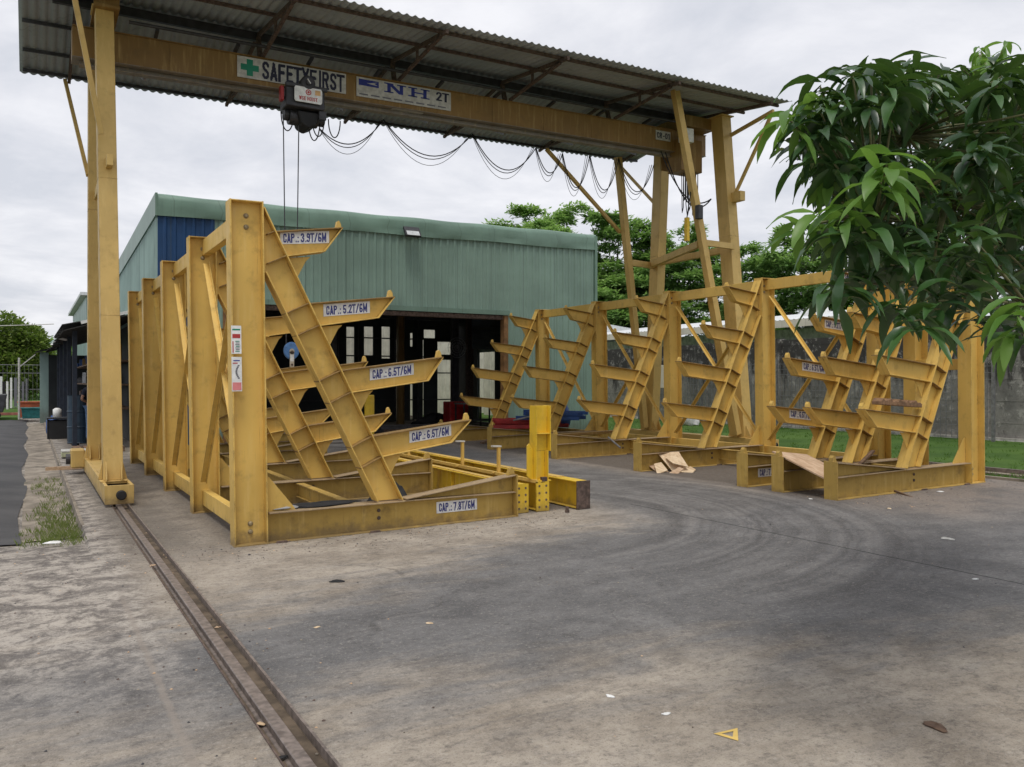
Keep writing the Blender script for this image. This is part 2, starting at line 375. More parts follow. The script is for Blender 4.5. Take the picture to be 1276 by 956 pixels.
# concrete yard: stains, tyre lane, arcs, joint
def yard_mat():
    m_ = NT('stained_concrete')
    sp = m_.n('ShaderNodeSeparateXYZ'); m_.l(m_.pos, sp.inputs[0]); X, Y = sp.outputs[0], sp.outputs[1]
    big = m_.noise(.33, 5, .6, dist=.3); mid = m_.noise(1.6, 7, .68, dist=.2); fine = m_.noise(16, 7, .75); grit = m_.noise(110, 4, .8)
    # streaks lie along the driving direction (about +X)
    mp = m_.n('ShaderNodeMapping'); m_.l(m_.pos, mp.inputs[0]); mp.inputs['Rotation'].default_value = (0, 0, R(-6)); mp.inputs['Scale'].default_value = (.6, 2.0, 1)
    st = m_.noise(1.7, 7, .7, vec=mp.outputs[0], dist=.4)
    mp2 = m_.n('ShaderNodeMapping'); m_.l(m_.pos, mp2.inputs[0]); mp2.inputs['Rotation'].default_value = (0, 0, R(8)); mp2.inputs['Scale'].default_value = (2.4, 6, 1)
    st2 = m_.noise(2.2, 7, .75, vec=mp2.outputs[0], dist=.3)
    tan_ = m_.mix(m_.ramp(mid, .3, .7), (.27, .228, .18), (.48, .42, .345))
    grey = m_.mix(m_.ramp(mid, .3, .7), (.105, .104, .105), (.195, .191, .188))
    # driving lane: between two lines in the yard
    wob = m_.math('MULTIPLY', m_.math('SUBTRACT', big, .5), 2.2)
    wob2 = m_.math('MULTIPLY', m_.math('SUBTRACT', st, .5), 2.6)
    w_ = m_.math('ADD', wob, wob2)
    up = m_.math('SUBTRACT', m_.math('ADD', m_.math('MULTIPLY', X, .30), 5.75), Y)      # >0 below the upper edge
    up = m_.math('ADD', up, w_)
    lo = m_.math('SUBTRACT', Y, m_.math('ADD', m_.math('MULTIPLY', X, -.30), 4.25))
    lo = m_.math('ADD', lo, w_)
    mk = m_.math('MULTIPLY', m_.ramp(up, -.5, .75), m_.ramp(lo, -.5, .9))
    # far lane to the building between the racks
    fx = m_.math('ADD', m_.math('ABSOLUTE', m_.math('SUBTRACT', X, 7.3)), m_.math('MULTIPLY', w_, .35))
    far = m_.math('MULTIPLY', m_.ramp(fx, 1.9, .9), m_.ramp(Y, 5, 7))
    mk = m_.math('MAXIMUM', mk, m_.math('MULTIPLY', far, .9))
    # right of the joint it stays dark
    rt = m_.math('MULTIPLY', m_.ramp(m_.math('ADD', X, w_), 5.4, 7.0), m_.math('MULTIPLY', m_.ramp(m_.math('ADD', Y, w_), 6.6, 5.4), m_.ramp(Y, 1.5, 3)))
    mk = m_.math('MAXIMUM', mk, m_.math('MULTIPLY', rt, .8))
    c = m_.mix(mk, tan_, grey)
    c = m_.mix(m_.math('MULTIPLY', m_.ramp(st, .45, .68), .24), c, (.30, .285, .268))
    c = m_.mix(m_.math('MULTIPLY', m_.ramp(st2, .52, .36), .26), c, (.075, .07, .068))
    # darker brown by the left rack and the rail
    nr = m_.math('MULTIPLY', m_.ramp(m_.math('ADD', X, m_.math('MULTIPLY', m_.math('SUBTRACT', mid, .5), 1.6)), 2.3, 1.3), m_.ramp(m_.math('ADD', Y, m_.math('MULTIPLY', m_.math('SUBTRACT', mid, .5), 3)), 7.4, 9.2))
    c = m_.mix(m_.math('MULTIPLY', nr, .62), c, (.075, .065, .055))
    # brown dusty ring by the racks on the right
    br = m_.math('MULTIPLY', m_.ramp(X, 8.0, 9.2), m_.ramp(Y, 4.6, 6.4))
    c = m_.mix(m_.math('MULTIPLY', br, m_.ramp(mid, .35, .6, .2, .6)), c, (.28, .22, .17))
    # rough pale apron on the left of the rail
    ap = m_.ramp(m_.math('ADD', X, m_.math('MULTIPLY', m_.math('SUBTRACT', fine, .5), .5)), .95, .55)
    apc = m_.mix(m_.ramp(m_.noise(3.4, 9, .82, dist=.3), .42, .58), (.14, .125, .115), (.52, .47, .41))
    apm = m_.math('MULTIPLY', ap, m_.ramp(m_.math('ADD', Y, wob2), 3.6, 6.6))
    c = m_.mix(m_.math('MULTIPLY', apm, .85), c, apc)
    # turning arcs of tyre marks
    ax = m_.math('SUBTRACT', X, 4.3); ay = m_.math('SUBTRACT', Y, 8.6)
    rad = m_.math('SQRT', m_.math('ADD', m_.math('MULTIPLY', ax, ax), m_.math('MULTIPLY', ay, ay)))
    rad = m_.math('ADD', rad, m_.math('MULTIPLY', mid, .25))
    cmb_ = m_.n('ShaderNodeCombineXYZ'); m_.l(m_.math('MULTIPLY', rad, 4.2), cmb_.inputs[0])
    rn = m_.noise(1.0, 5, .7, vec=cmb_.outputs[0])
    rm = m_.math('MULTIPLY', m_.ramp(rad, 1.9, 2.6), m_.ramp(rad, 5.6, 4.4))
    rm = m_.math('MULTIPLY', rm, m_.ramp(m_.math('ADD', X, mid), 4.4, 5.6))
    c = m_.mix(m_.math('MULTIPLY', m_.math('MULTIPLY', rm, m_.ramp(rn, .56, .40)), .50), c, (.05, .048, .048))
    c = m_.mix(m_.math('MULTIPLY', m_.math('MULTIPLY', rm, m_.ramp(rn, .52, .66)), .42), c, (.27, .25, .23))
    # contact shade and brown grime painted under racks and lying girders
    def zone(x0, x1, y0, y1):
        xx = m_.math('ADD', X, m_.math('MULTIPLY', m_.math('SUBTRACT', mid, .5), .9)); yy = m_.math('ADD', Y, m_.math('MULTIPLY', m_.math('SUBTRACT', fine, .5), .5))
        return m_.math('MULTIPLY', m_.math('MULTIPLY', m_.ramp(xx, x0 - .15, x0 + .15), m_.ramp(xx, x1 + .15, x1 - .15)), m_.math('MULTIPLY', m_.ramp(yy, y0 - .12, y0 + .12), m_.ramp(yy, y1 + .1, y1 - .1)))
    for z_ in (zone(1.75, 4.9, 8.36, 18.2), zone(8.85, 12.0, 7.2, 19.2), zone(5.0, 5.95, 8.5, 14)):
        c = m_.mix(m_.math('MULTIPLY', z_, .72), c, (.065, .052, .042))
    vo = m_.n('ShaderNodeTexVoronoi', feature='DISTANCE_TO_EDGE'); vo.inputs['Scale'].default_value = .42
    wv = m_.n('ShaderNodeVectorMath', operation='MULTIPLY_ADD'); nz = m_.n('ShaderNodeTexNoise'); nz.inputs['Scale'].default_value = 1.3; nz.inputs['Detail'].default_value = 6; m_.l(m_.pos, nz.inputs['Vector'])
    m_.l(nz.outputs['Color'], wv.inputs[0]); wv.inputs[1].default_value = (1.1, 1.1, 0); m_.l(m_.pos, wv.inputs[2]); m_.l(wv.outputs[0], vo.inputs['Vector'])
    crk = m_.math('MULTIPLY', m_.ramp(vo.outputs['Distance'], .0045, .0015), m_.ramp(m_.noise(.6, 3), .50, .58))
    c = m_.mix(m_.math('MULTIPLY', crk, .35), c, (.03, .028, .026))
    oil = m_.math('MULTIPLY', m_.ramp(m_.noise(2.2, 3, .5), .66, .70), m_.ramp(m_.noise(.5, 2), .45, .6)); c = m_.mix(m_.math('MULTIPLY', oil, .35), c, (.06, .057, .055))
    # fine speckle
    c = m_.mix(m_.math('MULTIPLY', m_.ramp(fine, .48, .70), .5), c, (.055, .05, .048))
    c = m_.mix(m_.math('MULTIPLY', m_.ramp(grit, .55, .70), .5), c, (.46, .42, .37))
    c = m_.mix(m_.math('MULTIPLY', m_.ramp(grit, .46, .32), .6), c, (.05, .045, .042))
    med = m_.noise(38, 5, .8); c = m_.mix(m_.math('MULTIPLY', m_.ramp(med, .54, .66), .38), c, (.50, .46, .41)); c = m_.mix(m_.math('MULTIPLY', m_.ramp(med, .45, .34), .42), c, (.06, .055, .052))
    # expansion joint and the seam beside the rail
    j = m_.math('ABSOLUTE', m_.math('ADD', m_.math('SUBTRACT', X, 6.50), m_.math('MULTIPLY', m_.math('SUBTRACT', fine, .5), .05)))
    jm = m_.math('MULTIPLY', m_.ramp(j, .016, .007), m_.ramp(Y, 8.6, 8.2))
    j2 = m_.math('ABSOLUTE', m_.math('ADD', m_.math('SUBTRACT', X, .60), m_.math('MULTIPLY', m_.math('SUBTRACT', fine, .5), .08)))
    jm2 = m_.math('MULTIPLY', m_.ramp(j2, .03, .008), .6)
    c = m_.mix(m_.math('MULTIPLY', jm, .85), c, (.02, .02, .02))
    c = m_.mix(m_.math('MULTIPLY', jm2, m_.ramp(Y, 7.5, 6.5)), c, (.30, .26, .22))
    m_.col(c)
    hgt = m_.math('ADD', m_.math('MULTIPLY', fine, .7), m_.math('MULTIPLY', grit, .35))
    hgt = m_.math('ADD', hgt, m_.math('MULTIPLY', m_.noise(4.5, 7, .75), m_.math('MULTIPLY', apm, 2.0)))
    hgt = m_.math('ADD', hgt, m_.math('MULTIPLY', med, .6)); m_.bump(hgt, .8, .014)
    return m_.fin(m_.ramp(mk, 0, 1, .85, .72), 0, .35)
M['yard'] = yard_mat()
def asphalt():
    m_ = NT('asphalt'); n_ = m_.noise(1.2, 6); f = m_.noise(60, 4, .8)
    c = m_.mix(m_.ramp(n_, .3, .7), (.050, .050, .053), (.085, .083, .084)); c = m_.mix(m_.math('MULTIPLY', m_.ramp(f, .6, .75), .4), c, (.2, .19, .18))
    m_.col(c); m_.bump(f, .4, .01); return m_.fin(.85)
M['asphalt'] = asphalt()
def gutter():
    m_ = NT('sandy_concrete'); n_ = m_.noise(2.4, 7, .7); f = m_.noise(40, 5, .8)
    c = m_.mix(m_.ramp(n_, .35, .65), (.17, .145, .115), (.36, .31, .25)); c = m_.mix(m_.math('MULTIPLY', m_.ramp(f, .55, .75), .4), c, (.1, .09, .07))
    c = m_.mix(m_.ramp(m_.noise(3.3, 5), .62, .75, 0, .6), c, (.07, .09, .03))
    m_.col(c); m_.bump(f, .5, .015); return m_.fin(.9)
M['gutter'] = gutter()
def lawn():
    m_ = NT('grass_ground'); n_ = m_.noise(.7, 6, .6); f = m_.noise(45, 5, .8)
    c = m_.mix(m_.ramp(n_, .3, .7), (.055, .12, .022), (.11, .20, .04)); c = m_.mix(m_.ramp(f, .4, .7, 0, .6), c, (.03, .065, .012))
    c = m_.mix(m_.ramp(m_.noise(2.5, 4), .64, .75, 0, .6), c, (.16, .13, .07))
    m_.col(c); m_.bump(f, .8, .04); return m_.fin(.9, 0, .2)
M['lawn'] = lawn()
M['dirt'] = simple('brown_dirt', (.12, .09, .062), .95, 0, .4, 9)
M['rail'] = simple('worn_rail', (.20, .165, .145), .5, .15, .35, 22)
def wallm():
    m_ = NT('mossy_concrete_wall'); sp = m_.n('ShaderNodeSeparateXYZ'); m_.l(m_.pos, sp.inputs[0])
    n_ = m_.noise(1.2, 7, .7); st = m_.noise(1.6, 7, .7, stretch=(1, 2.4, .6)); f = m_.noise(12, 6, .7)
    c = m_.mix(m_.ramp(n_, .3, .7), (.15, .145, .135), (.33, .315, .29))
    blk = m_.math('ADD', m_.math('MULTIPLY', m_.math('SUBTRACT', sp.outputs[2], 1.7), .20), st)
    c = m_.mix(m_.math('MULTIPLY', m_.ramp(blk, .44, .62), .9), c, (.028, .026, .024))
    c = m_.mix(m_.math('MULTIPLY', m_.ramp(f, .5, .7), .5), c, (.06, .055, .05))
    c = m_.mix(m_.ramp(m_.noise(4, 7, .8), .54, .62, 0, .6), c, (.52, .50, .46))
    m_.col(c); m_.bump(f, .4, .02); return m_.fin(.9)
M['wall'] = wallm()
def leafm(name, a, b, trans=.35, rough=.35, spec=.5):
    m_ = NT(name); rnd = m_.geo.outputs['Random Per Island']
    c = m_.mix(rnd, a, b); m_.col(c); m_.fin(rough, 0, spec)
    tr = m_.n('ShaderNodeBsdfTranslucent'); m_.l(m_.mix(.5, c, (.25, .45, .05)), tr.inputs[0])
    mx = m_.n('ShaderNodeMixShader'); mx.inputs[0].default_value = trans
    m_.l(m_.b.outputs[0], mx.inputs[1]); m_.l(tr.outputs[0], mx.inputs[2]); m_.l(mx.outputs[0], m_.out.inputs[0])
    return m_.mat
M['mango_dark'] = leafm('dark_mango_leaf', (.016, .048, .018), (.058, .135, .036), .13, .34, .5)
M['mango_young'] = leafm('young_mango_leaf', (.08, .19, .035), (.19, .34, .07), .4, .4, .4)
M['leaf_far'] = leafm('feathery_tree_leaf', (.17, .32, .09), (.42, .58, .22), .45, .6, .2)
M['leaf_dark'] = leafm('dense_tree_leaf', (.12, .24, .07), (.34, .50, .18), .42, .6, .2)
M['leaf_round'] = leafm('round_tree_leaf', (.06, .10, .018), (.20, .26, .05), .3, .6, .25)
M['bark'] = simple('grey_bark', (.10, .085, .07), .9, 0, .35, 12)
M['twig'] = simple('green_brown_twig', (.16, .16, .07), .7, 0, .3, 12)
M['skin'] = simple('skin', (.42, .23, .15), .55, 0, .05)
M['shirt'] = simple('navy_shirt', (.012, .016, .035), .8, 0, .2)
M['jeans'] = simple('blue_jeans', (.12, .20, .34), .85, 0, .25, 20)
M['hair'] = simple('black_hair', (.012, .01, .01), .6)
M['paint_mark'] = simple('yellow_ground_paint', (.62, .43, .12), .8, 0, .15)
M['glass'] = simple('pale_window_glass', (.45, .55, .62), .15, 0, .08)

# ------------------------------------------------------------------ ground
def hgt(x, y):
    z = g(x)
    if x < .515 and y > 8.5:
        k = min(1, (y - 8.5) / 3); k = k * k * (3 - 2 * k)
        z -= .13 * k * min(1, (.515 - x) / .02) * (1 - .45 * max(0, min(1, (-x - .1) / .5)))
    return z
def steps(a, b, s):
    n = max(1, int(round((b - a) / s))); return [a + (b - a) * i / n for i in range(n + 1)]
def patch(name, xs, ys, mat, dz=0.0, rnd=0.0):
    mb = MB(); nx = len(xs)
    vv = [(x, y, hgt(x, y) + dz + (random.uniform(-rnd, rnd) if rnd else 0)) for y in ys for x in xs]
    ff = [(j * nx + i, j * nx + i + 1, (j + 1) * nx + i + 1, (j + 1) * nx + i) for j in range(len(ys) - 1) for i in range(nx - 1)]
    mb.add(vv, ff); return struct(mb.build(name, mat, smooth=False, fix=False))
ysA = steps(-30, 8.5, 2.5) + steps(8.7, 12, .3) + steps(13, 60, 2)[0:]
# concrete yard in two sheets, left and right of the rail trench
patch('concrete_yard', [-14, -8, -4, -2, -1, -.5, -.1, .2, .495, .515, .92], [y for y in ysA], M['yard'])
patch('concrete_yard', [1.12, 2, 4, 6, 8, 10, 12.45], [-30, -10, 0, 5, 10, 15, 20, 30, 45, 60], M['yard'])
rd = patch('road', [-14, -8, -4, -2, -.7, -.08], steps(10, 44, .8), M['asphalt'], .016)
for v in rd.data.vertices:
    if v.co.x > -.1: v.co.x += .05 * math.sin(v.co.y * .9) + random.uniform(-.012, .012)
patch('gutter_strip', steps(-.08, .5, .1)[:-1] + [.494], steps(10.2, 40, .4), M['gutter'], .012, .008)
patch('lawn', [12.45, 14, 16, 19.05], steps(-10, 34, 2), M['lawn'], .01)
patch('ground', [19.05, 22, 26, 30, 60, 400], [-400, -60, 0, 60, 400], M['lawn'], -.05)
patch('ground', [-400, -60, -30, -14], [-400, -60, 0, 60, 400], M['lawn'], -.02)
patch('ground', [-14, -8, 0, 6, 12.45, 19.05], [60, 80, 400], M['lawn'], -.02)
patch('ground', [-14, -8, 0, 6, 12.45, 19.05], [-400, -60, -30], M['lawn'], -.02)
patch('ground', [12.45, 19.05], [34, 60], M['lawn'], -.02)
patch('ground', [12.45, 19.05], [-30, -10], M['lawn'], -.02)
# verge of grass at the end of the yard on the left
mb = MB(); mb.box(-13, -.4, 43, 60, -.2, .0); struct(mb.build('grass_verge', M['lawn']))
mb = MB()   # rail trench: floor with dirt and two sides
NY = 60
for i in range(NY):
    y0, y1 = -6 + i * 1.0, -5 + i * 1.0
    mb.add([(.92, y0, -.038), (1.12, y0, -.038), (1.12, y1, -.038), (.92, y1, -.038)], [(0, 1, 2, 3)])
mb.add([(.92, -6, -.052), (.92, 54, -.052), (.92, 54, g(.92)), (.92, -6, g(.92))], [(0, 1, 2, 3)])
mb.add([(1.12, -6, -.052), (1.12, 54, -.052), (1.12, 54, g(1.12)), (1.12, -6, g(1.12))], [(0, 1, 2, 3)])
struct(mb.build('rail_trench', M['dirt'], fix=False))

t = thing('crane_rail', 'long rusty steel rail in a dirt filled trench running under the left crane leg', 'rail', (1, 0, 0))
mb = MB(); mb.box(-.028, .036, -6, 54, -.05, .004); mb.box(-.045, .055, -6, 54, -.0505, -.034)
mb.build('rail_head', M['rail'], t, bevel=.004)
mb = MB(); mb.box(.108, .122, -6, 54, -.05, .008); mb.build('edge_angle', M['rail'], t)
mb = MB(); mb.box(-.084, -.078, -6, 54, -.05, .002); mb.build('edge_strip', M['rust'], t)
t = thing('crane_rail', 'far rail of the crane lying in the grass behind the right racks', 'rail', (13, 0, g(13)))
mb = MB(); mb.box(-.2, .2, 2, 40, -.02, .035); mb.build('concrete_footing', M['gutter'], t)
mb = MB(); mb.box(-.03, .03, 2, 40, .03, .10); mb.build('rail_head', M['rail'], t)

# curb edge along the left slab
mb = MB(); mb.box(.50, .535, 10.6, 44, -.16, -.004); struct(recentre(mb.build('kerb', M['gutter'])))
# curb in front of lawn
mb = MB(); mb.box(12.40, 12.47, -10, 33, g(12.4) - .1, g(12.4) + .035); struct(recentre(mb.build('kerb', M['gutter'])))

# ------------------------------------------------------------------ cantilever racks
def P(s, pts): return [(s * x, z) for x, z in pts]
def frame_meshes(s):
    """parts of one rack frame, local x = distance from the outer edge of the post; returns list of (name, MB, material, bevel, sub)"""
    FW = .20; res = []
    def fl(mb, a, b, side, w_=FW, t_=.014, mi=0): mb.flat((s * a[0], a[1]), (s * b[0], b[1]), w_, t_, side * s, mi)
    # post
    mb = MB()
    mb.pris(P(s, [(.012, 0), (.308, 0), (.308, 3.345), (.012, 3.345)]), -.006, .006)
    fl(mb, (0, 0), (0, 3.35), -1); fl(mb, (.32, 0), (.32, 3.35), 1)
    mb.pris(P(s, [(.0145, 3.336), (.3055, 3.336), (.3055, 3.347), (.0145, 3.347)]), -.098, .098)
    mb.pris(P(s, [(-.004, -.01), (.326, -.01), (.326, .012), (-.004, .012)]), -.104, .104)
    for sy in (-1, 1):
        mb.pris(P(s, [(.3215, .295), (.62, .295), (.60, .33), (.36, .64), (.3215, .66)]), -.006 if sy < 0 else -.0055, .006 if sy < 0 else .0055)
    for z in (3.21, 3.10, .20, .12):
        mb.lathe((s * .17, -.0065, z), [(.0, -.018), (.012, -.017), (.020, -.012), (.020, -.004), (.026, -.003), (.026, 0)], 10, 1, 'y')
    res.append(('post', mb, [M['yellow'], M['bolt']], .002, None))
    # leaning column
    mb = MB()
    A, B, Cc, D = (.3345, 3.30), (1.75, .312), (1.46, .312), (.3345, 2.66)
    mb.pris(P(s, [A, B, Cc, D]), -.006, .006)
    fl(mb, A, B, -1, .18, .013); fl(mb, Cc, D, -1, .18, .013)
    sl = (B[0] - A[0]) / (A[1] - B[1])
    def xr(z): return A[0] + (A[1] - z) * sl
    # stiffeners where the arm flanges meet the column
    arms = ARMS
    for (r0, tip, b1, zb) in arms:
        for z in (r0[1] - .005, zb + .005):
            x = xr(z) - .016
            n = Vector((-1, 0, -sl)).normalized(); L = .258
            if x - L * .9 < .40: L = (x - .36) / .9
            if L < .06: continue
            p = Vector((x, 0, z)); q = p + n * L
            mb.bar((s * p.x, 0, p.z), (s * q.x, 0, q.z), .168, .011, (0, 0, 1), 1)
    res.append(('leaning_column', mb, [M['yellow'], M['edge']], .002, None))
    # arms
    for (r0, tip, b1, zb) in arms:
        mb = MB()
        rx0 = xr(r0[1]) + .001; rxb = xr(zb) + .001
        top = [(rx0, r0[1]), tip]; bot = [(rxb, zb), b1]
        mb.pris(P(s, [(rx0, r0[1]), tip, (tip[0] - .004, tip[1] - .03), b1, (rxb, zb)]), -.005, .005)
        fl(mb, top[0], top[1], -1, .15, .013, 1); fl(mb, bot[0], bot[1], 1, .15, .011)
        fl(mb, b1, (tip[0], tip[1] - .012), 1, .15, .010)
        # gusset under the root
        mb.pris(P(s, [(rxb + .012, zb - .004), (rxb + .25, zb + .020), (rxb + .20, zb - .03), (xr(zb - .21) + .004, zb - .21)]), -.0055, .0055)
        stop = MB()
        tx, tz = tip
        stop.pris(P(s, [(tx - .060, tz - .008), (tx - .004, tz - .002), (tx - .008, tz + .035), (tx - .028, tz + .072), (tx - .044, tz + .062)]), -.03, .03)
        res.append(('arm', mb, [M['yellow'], M['edge']], .002, stop))
    # base beam with the raised wedge
    mb = MB()
    mb.pris(P(s, [(.3345, .008), (3.14, .008), (3.14, .294), (.3345, .294)]), -.005, .005)
    fl(mb, (.3345, .300), (1.77, .300), -1, .20, .013, 1); fl(mb, (1.77, .300), (3.14, .285), -1, .17, .012, 1); fl(mb, (.327, -.002), (3.14, -.002), 1, .20, .012)
    mb.pris(P(s, [(1.78, .301), (3.14, .289), (3.14, .462)]), -.0045, .0045)
    fl(mb, (1.78, .318), (3.14, .478), -1, .18, .012, 1)
    mb.pris(P(s, [(3.141, -.004), (3.156, -.004), (3.156, .485), (3.141, .485)]), -.105, .105)
    for x in (1.50,):
        for z in (.21, .13): mb.lathe((s * x, -.0055, z), [(.0, -.016), (.013, -.015), (.020, -.010), (.020, -.003), (.0, -.001)], 10, 2, 'y')
    for x in (.45, 1.42): mb.pris(P(s, [(x - .06, -.004), (x + .06, -.004), (x + .05, .02), (x - .05, .02)]), -.125, -.101, 2)
    stop = MB(); stop.pris(P(s, [(3.07, .47), (3.154, .484), (3.15, .53), (3.125, .56), (3.10, .55)]), -.03, .03)
    res.append(('base_beam', mb, [M['yellow_base'], M['dusty_flange'], M['rust']], .002, stop))
    return res
# arm list: root height, tip (x,z), end of the bottom flange (x,z), root height of the bottom flange
ARMS = [((.0, 3.075), (1.13, 3.165), (.94, 2.90), 2.83),
        ((.0, 2.375), (1.69, 2.475), (1.51, 2.24), 2.145),
        ((.0, 1.695), (2.25, 1.835), (2.07, 1.57), 1.46),
        ((.0, 1.005), (2.58, 1.135), (2.34, .885), .775)]
FR = {}
def make_rack(name, label, X0, ys, s, tag_last, brace=True, xbr=True):
    gz = g(X0 + s * 1.5)
    root = thing(name, label, 'storage rack', (X0, ys[0], g(X0)), 'yellow cantilever racks in the yard')
    if s not in FR:
        lst = []
        for nm, mb, mat, bv, sub in frame_meshes(s):
            o = mb.build(nm, mat, root, bevel=bv)
            so = sub.build('end_stop', mat, o, bevel=.003) if sub else None
            lst.append((nm, o, so))
        FR[s] = [(nm, o.data, so.data if so else None) for nm, o, so in lst]
        for nm, o, so in lst:
            if so: bpy.data.objects.remove(so)
            bpy.data.objects.remove(o)
    signed = None
    for k, y in enumerate(ys):
        cur = []
        tw = random.uniform(-.004, .004)
        for nm, me, sme in FR[s]:
            o = bpy.data.objects.new(nm, me); COL.objects.link(o); o.parent = root
            o.location = (0, y - ys[0], 0)
            # the frames follow the gentle fall of the yard
            o.rotation_euler = (0, -math.atan(.014) + 0, tw)
            b = o.modifiers.new('bevel', 'BEVEL'); b.width = .0025; b.segments = 1; b.limit_method = 'ANGLE'; b.angle_limit = R(40)
            if sme:
                so = bpy.data.objects.new('end_stop', sme); COL.objects.link(so); so.parent = o
            cur.append((nm, o))
        if y == tag_last: signed = cur
    # rails between the frames
    for k in range(len(ys) - 1):
        a, b_ = ys[k] - ys[0], ys[k + 1] - ys[0]
        if xbr:
            for z0, z1 in ((3.13, 3.32), (.09, .27)):
                mb = MB(); mb.box(s * .165 - .045, s * .165 + .045, a + .008, b_ - .008, z0 - (0 if z0 < 1 else 0), z1)
                mb.build('tie_rail', M['yellow'], root, bevel=.004)
        else:
            mb = MB(); mb.box(s * .165 - .045, s * .165 + .045, a + .008, b_ - .008, 1.62, 1.78); mb.build('tie_rail', M['yellow'], root, bevel=.004)
            mb = MB(); mb.box(s * .165 - .045, s * .165 + .045, a + .008, b_ - .008, 3.13, 3.32); mb.build('tie_rail', M['yellow'], root, bevel=.004)
        mb = MB(); mb.box(s * 1.30 - .04, s * 1.30 + .04, a + .008, b_ - .008, .10 + .018 * s, .105 + .018 * s); mb.box(s * 1.30 - .004, s * 1.30 + .004, a + .008, b_ - .008, .106 + .018 * s, .262 + .018 * s); mb.box(s * 1.30 - .05, s * 1.30 + .05, a + .008, b_ - .008, .263 + .018 * s, .275 + .018 * s)
        mb.build('floor_tie', M['yellow_base'], root)
        if xbr:
            for (z0, z1, dx_) in ((3.02, .38, -.016), (.38, 3.02, .016)):
                mb = MB(); x = s * .165 + dx_
                mb.bar((x, a + .11, z0), (x, b_ - .11, z1), .008, .07, (1, 0, 0)) if False else mb.bar((x, a + .11, z0), (x, b_ - .11, z1), .075, .008, (1, 0, 0))
                mb.bar((x - .034, a + .11, z0), (x - .034, b_ - .11, z1), .008, .06, (1, 0, 0))
                mb.build('cross_brace', M['yellow'], root)
    return root, signed
def cap_sign(parent, txt, x0, z0, s_, slope, wdt=.50, hh=.125, arm_y=-.0125):
    mb = MB(); n = 1
    x1 = x0 + wdt
    pl = [(x0, z0), (x1, z0 + slope * wdt), (x1, z0 + hh + slope * wdt), (x0, z0 + hh)]
    mb.pris(pl, arm_y, arm_y + .004)
    put_text(mb, txt, x0 + .03, x1 - .03, z0 + .018, z0 + hh - .018, arm_y - .0012, 1, .018, slope)
    return mb.build('capacity_sign', [M['white'], M['navy_ink']], parent, fix=False)

LY = [8.44, 10.82, 13.20, 15.57, 17.93]
rackL, sg = make_rack('cantilever_rack', 'yellow cantilever rack at the left whose arms point right, beside the crane leg', 1.71, LY, 1, 8.44)
arms = [o for n_, o in sg if n_ == 'arm']
cap_sign(arms[0], 'CAP.: 3.9T/6M', .50, 2.955, 1, .09)
cap_sign(arms[1], 'CAP.: 5.2T/6M', .93, 2.245, 1, .10)
cap_sign(arms[2], 'CAP.: 6.5T/6M', 1.42, 1.585, 1, .115)
cap_sign(arms[3], 'CAP.: 6.5T/6M', 1.86, .905, 1, .115)
cap_sign([o for n_, o in sg if n_ == 'base_beam'][0], 'CAP.: 7.8T/6M', 2.17, .115, 1, 0)
# warning posters on the first post
post = [o for n_, o in sg if n_ == 'post'][0]
mb = MB(); mb.box(-.006, .088, -.108, -.102, 1.86, 2.13); mb.box(.004, .078, -.1095, -.108, 2.01, 2.05, 1)
for i in range(7): mb.box(.03 + (i % 2) * .004, .07, -.1095, -.108, 1.88 + i * .016, 1.888 + i * .016, 2 if i % 3 else 3)
mb.box(.004, .078, -.1095, -.108, 2.085, 2.10, 3); mb.box(.004, .014, -.1095, -.108, 1.87, 1.98, 1)
mb.build('safety_poster', [M['white'], M['red_ink'], M['grey_ink'], M['green_ink']], post, fix=False)
mb = MB(); mb.box(-.006, .088, -.108, -.102, 1.50, 1.83); mb.box(.0, .082, -.1095, -.108, 1.51, 1.585, 4)
mb.box(.01, .07, -.1095, -.108, 1.79, 1.80, 2); mb.box(.004, .05, -.1095, -.108, 1.765, 1.775, 1)
for i in range(9):
    a = i / 8; mb.box(.05 - .022 * math.sin(a * 3.1), .053 - .022 * math.sin(a * 3.1) + .014, -.1095, -.108, 1.62 + a * .12, 1.62 + a * .12 + .013, 3)
mb.build('safety_poster', [M['white'], M['red_ink'], M['blue_ink'], M['grey_ink'], simple('pink_red_ink', (.62, .20, .20), .5)], post, fix=False)

RY = [8.76, 11.15, 13.72, 16.34, 18.9]
RY = [18.9, 16.34, 13.72, 11.15, 8.76]
rackR, sgR = make_rack('cantilever_rack', 'long yellow rack at the right with its arms pointing left', 11.94, sorted(RY), -1, 8.76)
armsR = [o for n_, o in sgR if n_ == 'arm']
cap_sign(armsR[0], 'CAP.: 3.9T/6M', -.98, 2.955 + .09, 1, -.09)
cap_sign(armsR[1], 'CAP.: 5.2T/6M', -1.42, 2.245 + .045, 1, -.10)
cap_sign(armsR[2], 'CAP.: 6.5T/6M', -1.92, 1.585 + .06, 1, -.115)
cap_sign(armsR[3], 'CAP.: 6.5T/6M', -2.20, .905 + .04, 1, -.115)
cap_sign([o for n_, o in sgR if n_ == 'base_beam'][0], 'CAP.: 7.8T/6M', -2.85, .115, 1, 0)
rackS, sgS = make_rack('cantilever_rack', 'short two frame yellow rack nearest on the right, half behind mango leaves', 11.94, [7.24, 8.11], -1, None, xbr=False)
